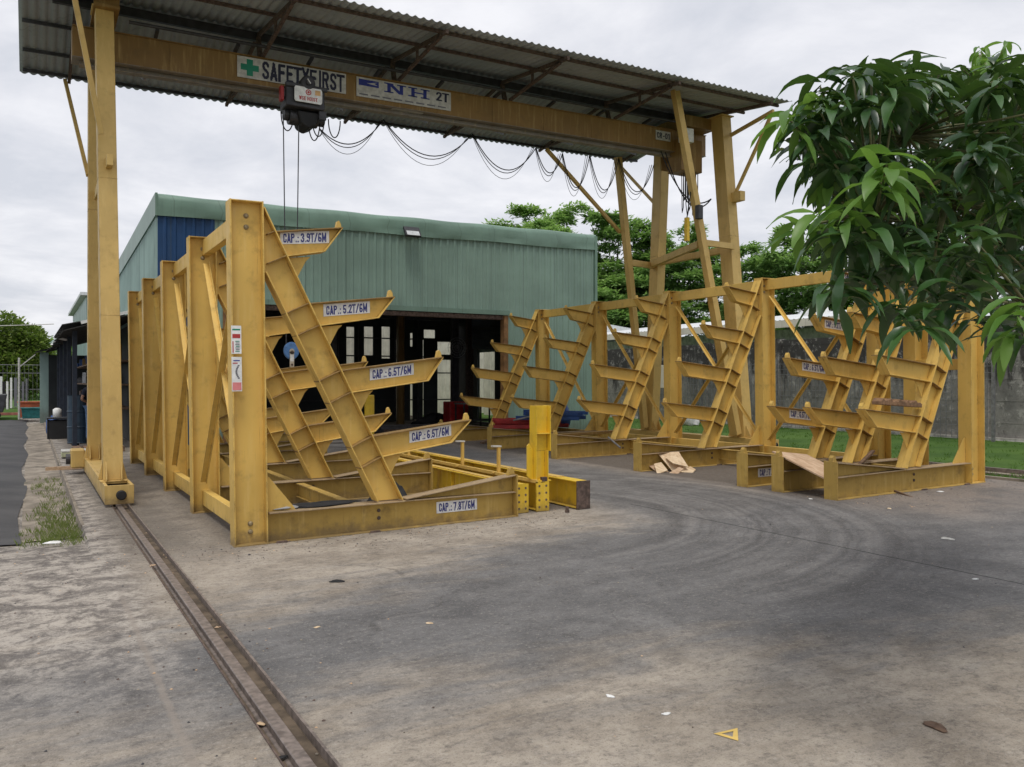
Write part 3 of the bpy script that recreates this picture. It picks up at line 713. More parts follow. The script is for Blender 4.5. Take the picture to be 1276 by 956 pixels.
# ------------------------------------------------------------------ gantry crane
crane = thing('gantry_crane', 'tall yellow gantry crane with a corrugated canopy over its girder', 'crane', (1, 14.3, 0))
CO = Vector((-1, -14.3, 0))
class CM(MB):      # crane parts are written in world numbers and moved under the crane's empty
    def build(s, *a, **k):
        s.v = [(x + CO.x, y + CO.y, z + CO.z) for x, y, z in s.v]; return MB.build(s, *a, **k)
def zg(x): return 6.43 + .0127 * x
Y0, Y1 = 14.12, 14.44
def taper_leg(pb, pt, wx, wy, wx2, wy2, mat=M['yellow_crane'], name='leg', gap=None):
    mb = CM(); pb, pt = Vector(pb), Vector(pt); vv = []
    for p, a, b in ((pb, wx, wy), (pt, wx2, wy2)):
        for i, j in ((-1, -1), (1, -1), (1, 1), (-1, 1)): vv.append(p + Vector((i * a / 2, j * b / 2, 0)))
    mb.add(vv, [(3, 2, 1, 0), (4, 5, 6, 7), (0, 1, 5, 4), (1, 2, 6, 5), (2, 3, 7, 6), (3, 0, 4, 7)])
    # joint seams
    for f in (.33, .62):
        p = pb.lerp(pt, f); a = wx + (wx2 - wx) * f; b = wy + (wy2 - wy) * f
        mb.box(p.x - a / 2 - .003, p.x + a / 2 + .003, p.y - b / 2 - .003, p.y + b / 2 + .003, p.z - .004, p.z + .004)
    # cap and foot plates
    mb.box(pt.x - wx2 / 2 - .05, pt.x + wx2 / 2 + .05, pt.y - wy2 / 2 - .05, pt.y + wy2 / 2 + .05, pt.z + .001, pt.z + .025)
    mb.box(pb.x - wx / 2 - .045, pb.x + wx / 2 + .045, pb.y - wy / 2 - .06, pb.y + wy / 2 + .06, pb.z - .02, pb.z - .001)
    for sx in (-1, 1):          # foot gussets
        for sy in (-1, 1):
            x0_ = pb.x + sx * (wx / 2 - .03); y0_ = pb.y + sy * (wy / 2 + .001); tri = [(y0_, pb.z), (y0_ + sy * .15, pb.z), (y0_ + sy * .15, pb.z + .03), (y0_ + sy * .03, pb.z + .24), (y0_, pb.z + .24)]
            mb.add([(x0_ - .006, y, z) for y, z in tri] + [(x0_ + .006, y, z) for y, z in tri], [(0, 1, 2, 3, 4), (9, 8, 7, 6, 5)] + [(k, (k + 1) % 5, (k + 1) % 5 + 5, k + 5) for k in range(5)])
    mb.pris([(pb.x - wx / 2 - .06, pb.z), (pb.x - wx / 2 - .001, pb.z), (pb.x - wx / 2 - .001, pb.z + .25)], pb.y - .01, pb.y + .01)
    mb.pris([(pb.x + wx / 2 + .06, pb.z), (pb.x + wx / 2 + .001, pb.z), (pb.x + wx / 2 + .001, pb.z + .25)], pb.y - .01, pb.y + .01)
    return mb.build(name, mat, crane, bevel=.006)
taper_leg((.97, 12.50, .29), (.95, 13.72, 7.02), .24, .30, .24, .30)
taper_leg((.96, 16.10, .29), (.93, 15.35, 6.98), .20, .26, .20, .26)
taper_leg((13.0, 12.95, .44), (13.0, 13.60, 7.30), .24, .34, .26, .34)
taper_leg((13.0, 15.95, .44), (13.0, 15.55, 7.10), .22, .30, .24, .30)
# end trucks
def truck(x, y0, y1, z0, z1, w_):
    mb = CM()
    for sx in (-1, 1): mb.box(x + sx * w_ / 2 - .02, x + sx * w_ / 2 + .02, y0 + .012, y1 - .012, z0, z1 - .002)
    mb.box(x - w_ / 2 - .022, x + w_ / 2 + .022, y0, y0 + .012, z0 - .01, z1); mb.box(x - w_ / 2 - .022, x + w_ / 2 + .022, y1 - .012, y1, z0 - .01, z1)
    mb.box(x - w_ / 2 + .021, x + w_ / 2 - .021, y0 + .45, y1 - .45, z1 - .03, z1 - .006)
    o = mb.build('end_truck', M['yellow_crane'], crane, bevel=.004)
    for yy, d in ((y0, -1), (y1, 1)):
        b = CM(); b.lathe((x + .02, yy, (z0 + z1) / 2 - .01), [(.0, d * .06), (.05, d * .058), (.062, d * .045), (.062, d * .001), (0, d * .0005)], 18, 0, 'y'); b.build('buffer', M['black'], o, smooth=False)
        wv = CM(); wv.lathe((x - .01, yy - d * .32, z0 + .07), [(.0, -.04), (.13, -.04), (.13, -.03), (.11, -.028), (.11, .028), (.13, .03), (.13, .04), (0, .04)], 22, 0, 'x'); wv.build('wheel', M['dark_steel'], o)
    return o
truck(1.0, 11.85, 17.0, .04, .275, .30)
truck(13.0, 12.1, 17.0, .22, .425, .26)
mb = CM(); mb.box(.62, .84, 16.4, 16.8, .1, .42); mb.build('drive_motor', M['yellow_crane'], crane, bevel=.02)
mb = CM(); mb.cyl((.83, 16.55, .25), (.55, 16.55, .25), .09, 14); mb.build('drive_motor', M['dark_steel'], crane)
# ties between legs on both sides
mb = CM(); mb.box(.93, 1.01, 12.9, 15.95, 4.60, 4.75); mb.build('leg_tie', M['yellow_crane'], crane, bevel=.004)
mb = CM(); mb.box(12.93, 13.05, 13.25, 15.75, 4.36, 4.50); mb.build('leg_tie', M['yellow_crane'], crane, bevel=.004)
# girder: a box with bottom running flange
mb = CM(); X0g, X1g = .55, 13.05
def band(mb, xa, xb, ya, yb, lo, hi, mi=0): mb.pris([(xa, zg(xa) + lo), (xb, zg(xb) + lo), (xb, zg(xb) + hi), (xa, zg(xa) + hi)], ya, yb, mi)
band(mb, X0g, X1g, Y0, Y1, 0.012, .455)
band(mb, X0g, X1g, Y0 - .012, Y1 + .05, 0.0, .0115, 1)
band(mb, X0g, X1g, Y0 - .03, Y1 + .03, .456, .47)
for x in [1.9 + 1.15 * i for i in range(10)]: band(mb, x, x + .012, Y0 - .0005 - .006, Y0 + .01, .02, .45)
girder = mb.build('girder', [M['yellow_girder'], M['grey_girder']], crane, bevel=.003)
mb = CM(); band(mb, X0g + .1, X1g - .4, 14.275, 14.29, -.07, -.0005); band(mb, X0g + .1, X1g - .4, 14.21, 14.355, -.08, -.071); mb.build('hoist_runway', M['grey_girder'], crane)
# end brackets that carry the roof over the left leg
mb = CM(); mb.box(.80, 1.14, 13.5, 13.52, 7.05, 7.34); mb.box(.80, 1.14, 13.45, 15.6, 7.0, 7.045); mb.pris([(.84, 7.33), (1.10, 7.33), (.97, 7.10)], 13.46, 13.49)
mb.build('head_bracket', M['yellow_girder'], crane)
# A-frame struts on the right side
def strut(a, b, w_, h, name='strut', mat=M['yellow_crane'], up=(0, 1, 0)):
    mb = CM(); mb.bar(a, b, w_, h, up); return mb.build(name, mat, crane, bevel=.004)
strut(at(841, 112, 16.75), (12.80, 12.90, .5), .14, .13, 'strut')
strut(at(846, 135, 17.3), (12.82, 13.05, .5), .10, .10, 'strut')
strut(at(770, 196, 19.0), (12.80, 15.95, .5), .14, .14, 'strut')
def yy_on(a, b, z): a, b = Vector(a), Vector(b); return a.lerp(b, (z - a.z) / (b.z - a.z))
sA = yy_on(at(841, 112, 16.75), (12.80, 12.90, .5), 4.42); sB = yy_on(at(770, 196, 19.0), (12.80, 15.95, .5), 4.35)
mb = CM(); mb.bar(sA, (12.9, sA.y + .2, 4.45), .08, .12); mb.build('strut_tie', M['yellow_crane'], crane)
mb = CM(); mb.bar(sB, (12.9, 15.72, 4.35), .08, .14); mb.build('strut_tie', M['yellow_crane'], crane)
mb = CM(); mb.bar((12.75, 15.6, 4.37), sA + Vector((.0, .1, -.02)), .09, .14); mb.build('strut_tie', M['yellow_crane'], crane)
strut(at(681, 186, 17.6), at(773, 290, 19.4), .07, .07, 'knee_brace')
# roof-edge braces
strut((13.05, 13.25, 5.55), (13.05, 12.2, 7.02), .06, .06, 'roof_brace')
mb = CM(); mb.box(12.98, 13.12, 13.0, 13.28, 5.42, 5.62); mb.build('brace_bracket', M['yellow_crane'], crane)
strut((13.05, 13.35, 6.88), (13.05, 12.15, 7.07), .06, .07, 'roof_brace')
strut((12.95, 15.65, 5.75), (12.9, 17.0, 6.98), .06, .06, 'roof_brace')
strut((.87, 13.05, 5.05), (.44, 12.62, 7.15), .07, .05, 'roof_brace')
strut((.84, 15.55, 5.0), (.55, 17.0, 6.98), .06, .06, 'roof_brace')
# roof
RX0, RX1, RYn, RYr, RYf = -.15, 13.45, 12.02, 14.5, 17.2
def zr(x, y):
    n = 7.19 + .006 * x; r = 7.50 + .006 * x; f = 7.04 + .012 * x
    return n + (r - n) * (y - RYn) / (RYr - RYn) if y < RYr else r + (f - r) * (y - RYr) / (RYf - RYr)
mb = CM(); pitch = .14; nx = int((RX1 - RX0) / pitch * 8)
prof = []
for i in range(nx + 1):
    x = RX0 + (RX1 - RX0) * i / nx; ph = (x - RX0) / pitch % 1
    prof.append((x,   .032 * (0.5 + .5 * math.cos(2 * math.pi * ph)) ** 1.5))
for side in (0, 1):
    yr = [RYn, RYr] if side == 0 else [RYr, RYf]
    ys_ = [yr[0] + (yr[1] - yr[0]) * k / 6 for k in range(7)]
    base = len(mb.v)
    for y in ys_:
        for x, dz in prof: mb.v.append((x, y, zr(x, y - (1e-6 if side == 0 else -1e-6)) + dz))
    n = len(prof)
    for j in range(6):
        for i in range(n - 1):
            mb.f.append((base + j * n + i, base + j * n + i + 1, base + (j + 1) * n + i + 1, base + (j + 1) * n + i)); mb.m.append(0)
roof = mb.build('roof', M['roof_sheet'], crane, smooth=True, fix=False)
so = roof.modifiers.new('thick', 'SOLIDIFY'); so.thickness = .003
mb = CM(); mb.pris([(RX0, zr(RX0, RYr) + .045), (RX1, zr(RX1, RYr) + .045), (RX1, zr(RX1, RYr) + .055), (RX0, zr(RX0, RYr) + .055)], RYr - .2, RYr + .2); mb.build('ridge_cap', M['roof_sheet'], roof)
for y, m_ in ((12.35, 'rust'), (13.30, 'rust'), (15.4, 'dark_steel'), (16.3, 'dark_steel'), (17.0, 'dark_steel')):
    mb = CM(); a, b = RX0 + .05, RX1 - .05
    mb.pris([(a, zr(a, y) - .055), (b, zr(b, y) - .055), (b, zr(b, y) - .006), (a, zr(a, y) - .006)], y - .022, y + .022)
    mb.build('purlin', M[m_], roof)
mb = CM(); a, b = .3, RX1 - .1; y = RYr
mb.pris([(a, zr(a, y) - .17), (b, zr(b, y) - .17), (b, zr(b, y) - .03), (a, zr(a, y) - .03)], y - .035, y + .035); mb.build('ridge_beam', M['dark_steel'], roof)
for x in (.62, 3.35, 5.75, 8.05, 10.55, 12.95):
    mb = CM(); zt = zg(x) + .47
    mb.bar((x, 12.1, zr(x, 12.1) - .08), (x, RYr, zr(x, RYr) - .085), .05, .06)
    mb.bar((x, 17.12, zr(x, 17.1) - .08), (x, RYr, zr(x, RYr) - .085), .05, .06)
    if .7 < x < 12.9:
        mb.bar((x, 12.35, zr(x, 12.3) - .10), (x, 14.14, zt + .03), .05, .05, (1, 0, 0))
        mb.bar((x, 16.9, zr(x, 16.9) - .10), (x, 14.42, zt + .03), .05, .05, (1, 0, 0))
        mb.bar((x, 14.3, zt - .02), (x, RYr - .05, zr(x, RYr) - .12), .07, .07, (1, 0, 0))
        mb.bar((x, 13.3, zr(x, 13.3) - .1), (x, 13.3, zr(x, 13.3) - .28), .04, .04, (1, 0, 0))
    mb.build('truss', M['rust'] , roof)
# right gable plates of the crane head
mb = CM(); mb.box(12.15, 12.95, 13.75, 15.4, 7.06, 7.30); mb.build('head_beam', M['yellow_girder'], crane)
# festoon rail along the girder
mb = CM(); 
mb.tube([(1.3, 13.86, zg(1.3) + .56), (12.4, 13.86, zg(12.4) + .56)], .028, 8)
for x in [1.7 + 1.2 * i for i in range(9)]: mb.bar((x, 13.86, zg(x) + .53), (x, 14.14, zg(x) + .49), .05, .05)
mb.build('festoon_rail', M['dark_steel'], crane)
for i, x in enumerate([1.6 + 1.65 * i for i in range(7)]):   # little brackets under the far flange
    mb = CM(); mb.bar((x, 14.60, zg(x) - .02), (x, 15.0, zg(x) + .15), .05, .04, (1, 0, 0)); mb.build('cable_bracket', M['grey_steel'], crane)
def catenary(a, b, sag, n=16):
    a, b = Vector(a), Vector(b); return [a.lerp(b, i / n) + Vector((0, 0, -sag * 4 * (i / n) * (1 - i / n))) for i in range(n + 1)]
pk = [(398, 160), (478, 149), (589, 167), (668, 184), (701, 191), (735, 193), (771, 197), (815, 205)]
sg_ = [25, 36, 36, 28, 42, 42, 38]
for k in range(len(pk) - 1):
    a, b = pk[k], pk[k + 1]
    def pt(p):
        t_ = (p[0] - 638) / 1050; D = 14.8 / (CT - t_ * ST); return at(p[0], p[1], D), D
    (A_, Da), (B_, Db) = pt(a), pt(b)
    for j, (e_, th_) in enumerate(((0, .010), (.05, .008), (.16, .005))):
        sag = sg_[k] / 1050 * (Da + Db) / 2 + e_
        mb = CM(); mb.tube(catenary(A_ + Vector((.02 * j, j * .05, 0)), B_ + Vector((-.02 * j, j * .05, 0)), sag), th_ , 6); mb.build('festoon_cable', M['black'], crane, smooth=True)
# cable bunch hanging by the right leg
for i in range(9):
    x = 12.35 + i * .05; y = 14.0 + (i % 3) * .12; L = random.uniform(1.0, 1.5)
    top = zg(12.3) - .0
    pts = [(x, y, top + .3)] + [(x + .02 * math.sin(i), y, top - L * .8), (x + .05, y + .03, top - L), (x + .1, y + .05, top - L * .9)] + [(x + .12, y + .06, top + .2)]
    P2 = []
    for q in range(len(pts) - 1):
        for r_ in range(4): P2.append(Vector(pts[q]).lerp(Vector(pts[q + 1]), r_ / 4))
    P2.append(Vector(pts[-1])); mb = CM(); mb.tube(P2, .010, 6); mb.build('hanging_cable', M['black'], crane, smooth=True)
for off in (0, .12):
    mb = CM(); mb.tube(catenary((11.55 + off, 13.85, 6.45), (12.15, 12.98, 5.35), .45 + off), .013, 6); mb.build('hanging_cable', M['black'], crane, smooth=True)
# boxes and plates
mb = CM(); mb.box(12.2, 13.05, 14.62, 14.66, 6.3, 7.0); mb.box(12.15, 12.75, 13.90, 14.35, 6.15, 6.85); mb.build('control_cabinet', M['yellow_girder'], crane, bevel=.01)
mb = CM(); mb.box(11.98, 12.26, 13.62, 13.80, 6.68, 6.97); mb.build('junction_box', M['white'], crane, bevel=.01)
mb = CM(); q = at(873, 266, 16.9); mb.box(q.x - .10, q.x + .02, q.y - .06, q.y + .06, q.z - .12, q.z + .16); mb.build('isolator_box', M['dark_steel'], crane, bevel=.01)
mb = CM(); q = at(856, 285, 16.9); mb.box(q.x - .035, q.x + .035, q.y - .04, q.y + .04, q.z - .25, q.z + .22); mb.tube([q + Vector((0, 0, .22)), q + Vector((.1, 0, .75))], .012, 6, 1)
mb.build('push_button_pendant', [M['yellow_fresh'], M['black']], crane)
def slab(mb, xa, xb, lo, hi, y, th_, mi=0): mb.pris([(xa, zg(xa) + lo), (xb, zg(xb) + lo), (xb, zg(xb) + hi), (xa, zg(xa) + hi)], y - th_, y, mi)
SLP = .0127
mb = CM(); slab(mb, 2.93, 4.76, .09, .435, Y0 - .012, .01)
yl = Y0 - .0235
cx, cz = 3.13, zg(3.13) + .265
mb.box(cx - .145, cx + .145, yl, yl + .0012, cz - .05, cz + .05, 1); mb.box(cx - .05, cx + .05, yl - .0006, yl + .0008, cz - .135, cz + .135, 1)
put_text(mb, 'SAFETYFIRST', 3.33, 4.72, zg(3.33) + .12, zg(3.33) + .41, yl, 2, .045, SLP)
s1 = mb.build('safety_sign', [M['dull_white'], M['green_ink'], M['dark_ink']], girder, fix=False); s1.location = (0, 0, 0)
mb = CM(); slab(mb, 4.95, 6.77, .09, .43, Y0 - .012, .01)
zz0 = zg(5.0)
mb.add([(4.99, yl, zz0 + .40), (5.36, yl, zz0 + .40), (5.36, yl, zz0 + .29), (4.99, yl, zz0 + .29)], [(0, 1, 2, 3)], 1)
mb.add([(5.34, yl - .001, zz0 + .385), (5.20, yl - .001, zz0 + .35), (5.13, yl - .001, zz0 + .345), (5.22, yl - .001, zz0 + .33), (5.34, yl - .001, zz0 + .325), (5.27, yl - .001, zz0 + .352)], [(0, 1, 2, 3, 4, 5)], 0)
def serif(mb, x, z, letter, w_, h, mi):
    sh = .0
    def q(a, b, c, d): mb.add([(x + a * w_, yl, z + b * h), (x + c * w_, yl, z + b * h), (x + c * w_, yl, z + d * h), (x + a * w_, yl, z + d * h)], [(0, 1, 2, 3)], mi)
    q(.14, 0, .30, 1); q(.70, 0, .86, 1)
    q(0, 0, .42, .13); q(.58, .87, 1, 1); q(0, .87, .42, 1)
    if letter == 'H': q(.58, 0, 1, .13); q(.30, .42, .70, .56)
    else: mb.add([(x + .12 * w_, yl - .0005, z + h), (x + .34 * w_, yl - .0005, z + h), (x + .88 * w_, yl - .0005, z), (x + .66 * w_, yl - .0005, z)], [(0, 1, 2, 3)], mi)
serif(mb, 5.46, zg(5.5) + .24, 'N', .42, .17, 1); serif(mb, 5.92, zg(6) + .235, 'H', .42, .17, 1)
put_text(mb, '2T', 6.47, 6.72, zg(6.5) + .24, zg(6.5) + .40, yl, 2, .03, SLP)
for i in range(8): mb.box(5.0 + i * .215, 5.16 + i * .215, yl, yl + .001, zg(5 + i * .2) + .125, zg(5 + i * .2) + .15, 3)
mb.build('maker_sign', [M['dull_white'], M['blue_ink'], M['dark_ink'], M['grey_ink']], girder, fix=False)
mb = CM(); slab(mb, 11.62, 12.02, .20, .40, Y0 - .012, .01); put_text(mb, 'CR-01', 11.65, 11.99, zg(11.7) + .24, zg(11.7) + .36, yl, 1, .03, SLP)
mb.build('crane_number_plate', [M['dull_white'], M['dark_ink']], girder, fix=False)
mb = CM(); mb.box(5.65, 6.25, 14.16, 14.5, zg(6) - .006, zg(6) - .001); mb.build('flange_plate', M['dull_white'], girder)

# ------------------------------------------------------------------ hoist and hook
ho = thing('electric_hoist', 'dark electric hoist with a white name plate hanging under the crane girder', 'hoist', (3.95, 14.1, 6.0))
HO = Vector((-3.95, -14.1, -6.0))
class HM(MB):
    def build(s, *a, **k):
        s.v = [(x + HO.x, y + HO.y, z + HO.z) for x, y, z in s.v]; return MB.build(s, *a, **k)
mb = HM(); mb.box(3.62, 4.26, 13.70, 14.02, 6.10, 6.44); mb.box(3.66, 4.22, 14.02, 14.24, 6.1, 6.26); mb.box(3.60, 4.30, 13.66, 13.71, 6.40, 6.47)
mb.lathe((3.97, 13.86, 6.50), [(.0, -.22), (.11, -.22), (.12, -.2), (.12, .05), (.0, .05)], 20, 0, 'y')
mb.build('trolley_frame', M['dark_steel'], ho, bevel=.012)
mb = HM(); mb.cyl((3.74, 14.02, 6.02), (4.22, 14.02, 6.02), .14, 20); mb.cyl((4.22, 14.02, 6.02), (4.34, 14.02, 6.02), .10, 16); mb.cyl((3.66, 14.02, 6.04), (3.74, 14.02, 6.04), .10, 16)
mb.build('rope_drum', M['dark_steel'], ho, bevel=.006)
mb = HM(); mb.pris([(3.84, 6.08), (4.24, 6.08), (4.14, 5.86), (4.02, 5.80), (3.90, 5.86)], 13.80, 14.2); mb.build('gear_case', M['black'], ho, bevel=.02)
mb = HM(); mb.box(4.18, 4.30, 13.74, 13.80, 5.96, 6.10); mb.build('limit_switch', M['dark_steel'], ho)
mb = HM(); mb.pris([(3.76, 6.17), (4.18, 6.17), (4.20, 6.20), (4.20, 6.39), (4.18, 6.42), (3.76, 6.42), (3.74, 6.39), (3.74, 6.20)], 13.645, 13.655)
mb.lathe((3.97, 13.6445, 6.34), [(.0, -.001), (.048, -.001), (.048, 0), (0, 0)], 20, 1, 'y')
mb.lathe((3.97, 13.6442, 6.34), [(.0, -.002), (.031, -.002), (.031, -.001), (0, -.001)], 20, 0, 'y')
mb.lathe((3.97, 13.644, 6.34), [(.0, -.003), (.021, -.003), (.021, -.002), (0, -.002)], 16, 1, 'y')
put_text(mb, 'WSE HOIST', 3.82, 4.12, 6.205, 6.265, 13.6435, 1)
mb.box(4.08, 4.17, 13.643, 13.6445, 6.31, 6.39, 2)
mb.build('name_plate', [M['white'], M['red_ink'], simple('orange_sticker', (.7, .42, .18), .5)], ho, fix=False)
mb = HM(); mb.tube([(3.97, 13.638, 6.50), (3.97, 13.60, 6.50)], .045, 16); mb.bar((3.94, 13.595, 6.54), (3.99, 13.595, 6.47), .012, .03, (0, 1, 0), 1); mb.build('lamp', [M['dark_steel'], M['white']], ho)
mb = HM(); mb.box(3.54, 3.60, 13.74, 13.86, 6.18, 6.42); mb.box(3.601, 3.62, 13.75, 13.84, 6.24, 6.38, 1); mb.build('red_box', [M['red'], M['grey_steel']], ho, bevel=.01)
for k in range(4):
    mb = HM(); x = (3.6, 4.05, 4.12, 4.4)[k]; L = (.3, .4, .32, .3)[k]
    pts = [Vector((x, 13.95, 6.05)) + Vector((.16 * (1 - math.cos(math.pi * i / 12)) / 2 * 1.3, 0, -L * math.sin(math.pi * i / 12))) for i in range(13)]
    mb.tube(pts, .010, 6); mb.build('control_cable', M['black'], ho, smooth=True)
for x in (3.645, 3.905):
    mb = HM(); mb.tube([(x, 13.98, 6.0), (3.70 if x < 3.8 else 3.86, 14.0, 2.2)], .009, 6); mb.build('wire_rope', M['rope'], ho)
hk = thing('hook_block', 'blue hook block with a white plate hanging on two ropes behind the left rack', 'hook block', (3.78, 14.0, 2.06))
hk.scale = (.56, .56, .64)
mb = MB(); mb.lathe((0, -.03, .08), [(.0, -.05), (.19, -.05), (.225, -.04), (.23, 0), (.225, .06), (.19, .07), (0, .07)], 28, 0, 'y'); mb.build('sheave_cover', M['blue_disc'], hk, smooth=False, bevel=.01)
mb = MB(); mb.lathe((0, -.085, .06), [(.0, -.02), (.075, -.02), (.075, 0), (0, 0)], 18, 0, 'y'); mb.box(-.065, .065, -.105, -.088, -.34, .06); mb.lathe((0, -.105, .05), [(.0, -.03), (.035, -.03), (.035, 0), (0, 0)], 14, 1, 'y'); mb.lathe((0, -.105, -.28), [(.0, -.03), (.03, -.03), (.03, 0), (0, 0)], 14, 1, 'y')
mb.box(-.055, .055, -.109, -.105, -.2, -.02, 2)
mb.build('side_plate', [simple('pale_steel_plate', (.55, .48, .36), .5), M['rust'], M['white']], hk, bevel=.004)
mb = MB(); pts = [Vector((0, -.04, -.26)), Vector((0, -.04, -.34))] + [Vector((.085 * math.sin(a), -.04, -.43 + .085 * math.cos(a))) for a in [math.pi * 2 * i / 16 for i in range(0, 13)]]
mb.tube(pts, .026, 8, r1=.012); mb.build('hook', simple('hook_paint', (.5, .42, .3), .5), hk, smooth=True)

# ------------------------------------------------------------------ warehouse
wh = thing('warehouse', 'green corrugated warehouse with a wide open doorway behind the left rack', 'building', (2.45, 20, 0))
WO = Vector((-2.45, -20, 0))
class WM(MB):
    def build(s, *a, **k):
        s.v = [(x + WO.x, y + WO.y, z + WO.z) for x, y, z in s.v]; return MB.build(s, *a, **k)
def corr(mb, a, b, z0, z1, pitch_=.2, depth=.028, mi=0, zf=None):
    "ribbed sheet between two plan points, outer face ribs; z1 may follow zf(t)"
    a, b = Vector((*a, 0)), Vector((*b, 0)); L = (b - a).length; d = (b - a) / L; n = Vector((d.y, -d.x, 0))
    pts = []; x = 0
    while x < L - 1e-6:
        for u, h in ((0, 0), (.55, 0), (.68, 1), (.87, 1)):
            xx = x + u * pitch_
            if xx < L: pts.append((xx, h * depth))
        x += pitch_
    pts.append((L, 0)); o = len(mb.v); k = len(pts)
    for (xx, h) in pts: p = a + d * xx + n * h; mb.v.append((p.x, p.y, z0))
    for (xx, h) in pts: p = a + d * xx + n * h; mb.v.append((p.x, p.y, zf(xx / L) if zf else z1))
    for i in range(k - 1): mb.f.append((o + i, o + i + 1, o + k + i + 1, o + k + i)); mb.m.append(mi)
FY = 20.0; XL, XR, DL, DR, DH = 2.45, 14.2, 3.95, 11.18, 3.50
def ztop(x): return 5.30 + .010 * (x - 2.4)
mb = WM(); corr(mb, (3.66, FY), (DL, FY), 0, 5.4, mi=0); corr(mb, (DL, FY), (DR, FY), DH, 5.4); corr(mb, (DR, FY), (XR, FY), .1, 5.45)
mb.build('front_wall', M['teal'], wh, fix=False)
mb = WM(); corr(mb, (XL, FY), (3.66, FY), 0, 5.4); mb.build('blue_wall_panel', M['blue_sheet'], wh, fix=False)
mb = WM(); corr(mb, (XL, 29.5), (XL, FY), 0, 0, zf=lambda t: 4.9 + .42 * t); mb.build('side_wall', M['teal_pale'], wh, fix=False)
mb = WM(); corr(mb, (XR, FY), (XR, 25.95), .1, 5.1); corr(mb, (XR, 27.15), (XR, 29.5), .1, 5.1); corr(mb, (XR, 25.95), (XR, 27.15), 2.65, 5.1); mb.build('side_wall', M['teal'], wh, fix=False)
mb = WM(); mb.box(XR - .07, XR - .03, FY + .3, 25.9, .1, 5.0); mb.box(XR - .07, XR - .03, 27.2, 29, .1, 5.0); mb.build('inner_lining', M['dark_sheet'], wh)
# bent top flashing with dents and a wavy lower lip
mb = WM(); n = 90; rows = []
for i in range(n + 1):
    x = XL - .04 + (XR - XL + .08) * i / n
    d = .018 * math.sin(x * 2.1) + .014 * math.sin(x * 5.3 + 1) + random.uniform(-.004, .004)
    zt = 5.75 + .010 * (x - 2.4) + .010 * math.sin(x * 3.1); zb = 5.25 + .012 * (x - 2.4) + .012 * math.sin(x * 1.7 + 2)
    rows.append([(x, FY - .06 + d * .3, zb), (x, FY - .065 - d, zb + (zt - zb) * .35), (x, FY - .06 + d, zb + (zt - zb) * .7), (x, FY - .02 + d * .5, zt - .04), (x, FY + .08, zt), (x, FY + .5, zt - .02)])
o = len(mb.v)
for r_ in rows: mb.v += r_
k = len(rows[0])
for i in range(n):
    for j in range(k - 1): mb.f.append((o + i * k + j, o + (i + 1) * k + j, o + (i + 1) * k + j + 1, o + i * k + j + 1)); mb.m.append(0)
mb.build('parapet_flashing', M['teal_trim'], wh, smooth=True, fix=False)
mb = WM(); vv = [(XL - .055, FY - .07, 5.25), (XL - .055, FY - .07, 5.75), (XL - .055, 29.6, 5.32), (XL - .055, 29.6, 4.83)]
mb.add(vv + [(x + .05, y, z) for x, y, z in vv], [(0, 1, 2, 3), (7, 6, 5, 4), (0, 4, 5, 1), (1, 5, 6, 2), (2, 6, 7, 3), (3, 7, 4, 0)]); mb.build('rake_flashing', M['teal_trim'], wh)
mb = WM(); mb.box(XR - .02, XR + .06, FY - .075, FY + .3, .1, 5.80); mb.build('corner_flashing', M['teal_trim'], wh)
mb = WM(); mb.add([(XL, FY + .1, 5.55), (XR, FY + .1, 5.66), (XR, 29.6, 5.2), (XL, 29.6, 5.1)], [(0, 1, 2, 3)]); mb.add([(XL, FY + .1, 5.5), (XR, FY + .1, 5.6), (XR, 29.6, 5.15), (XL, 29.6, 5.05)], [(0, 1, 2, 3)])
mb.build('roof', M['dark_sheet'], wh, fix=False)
# doorway trim, track and frame
mb = WM(); mb.box(DL, DR + .15, FY - .10, FY - .035, DH - .10, DH + .02); mb.build('door_track', M['teal_trim'], wh)
mb = WM(); mb.box(DL, DR + .08, FY + .02, FY + .22, DH - .22, DH - .11); mb.build('door_lintel', M['rust'], wh)
for x in (DR, DL - .12):
    mb = WM(); mb.box(x, x + .12, FY - .06, FY + .16, .05, DH - .11); mb.build('door_jamb', simple('rusty_ochre', (.25, .13, .05), .75, 0, .3), wh)
# inner steel: columns, girts, trusses
for x, y, c in ((4.2, 24.8, 'dark_steel'), (8.0, 24.8, 'dark_steel'), (11.05, 27.0, 'yellow_girder'), (11.9, 24.5, 'dark_steel'), (13.4, 26.4, 'rust')):
    mb = WM(); mb.box(x - .1, x + .1, y - .008, y + .008, .02, 4.9); mb.box(x - .11, x - .098, y - .09, y + .09, .02, 4.9); mb.box(x + .098, x + .11, y - .09, y + .09, .02, 4.9); mb.build('inner_column', M[c], wh)
for y in (22, 24.8, 27.2):
    mb = WM(); mb.box(XL + .1, XR - .1, y - .04, y + .04, 4.35, 4.45); mb.box(XL + .1, XR - .1, y - .04, y + .04, 3.75, 3.83)
    x = XL + .3
    while x < XR - .8:
        mb.bar((x, y, 3.8), (x + .45, y, 4.4), .05, .04); mb.bar((x + .45, y, 4.4), (x + .9, y, 3.8), .05, .04); x += .9
    mb.build('roof_truss', M['dark_steel'], wh)
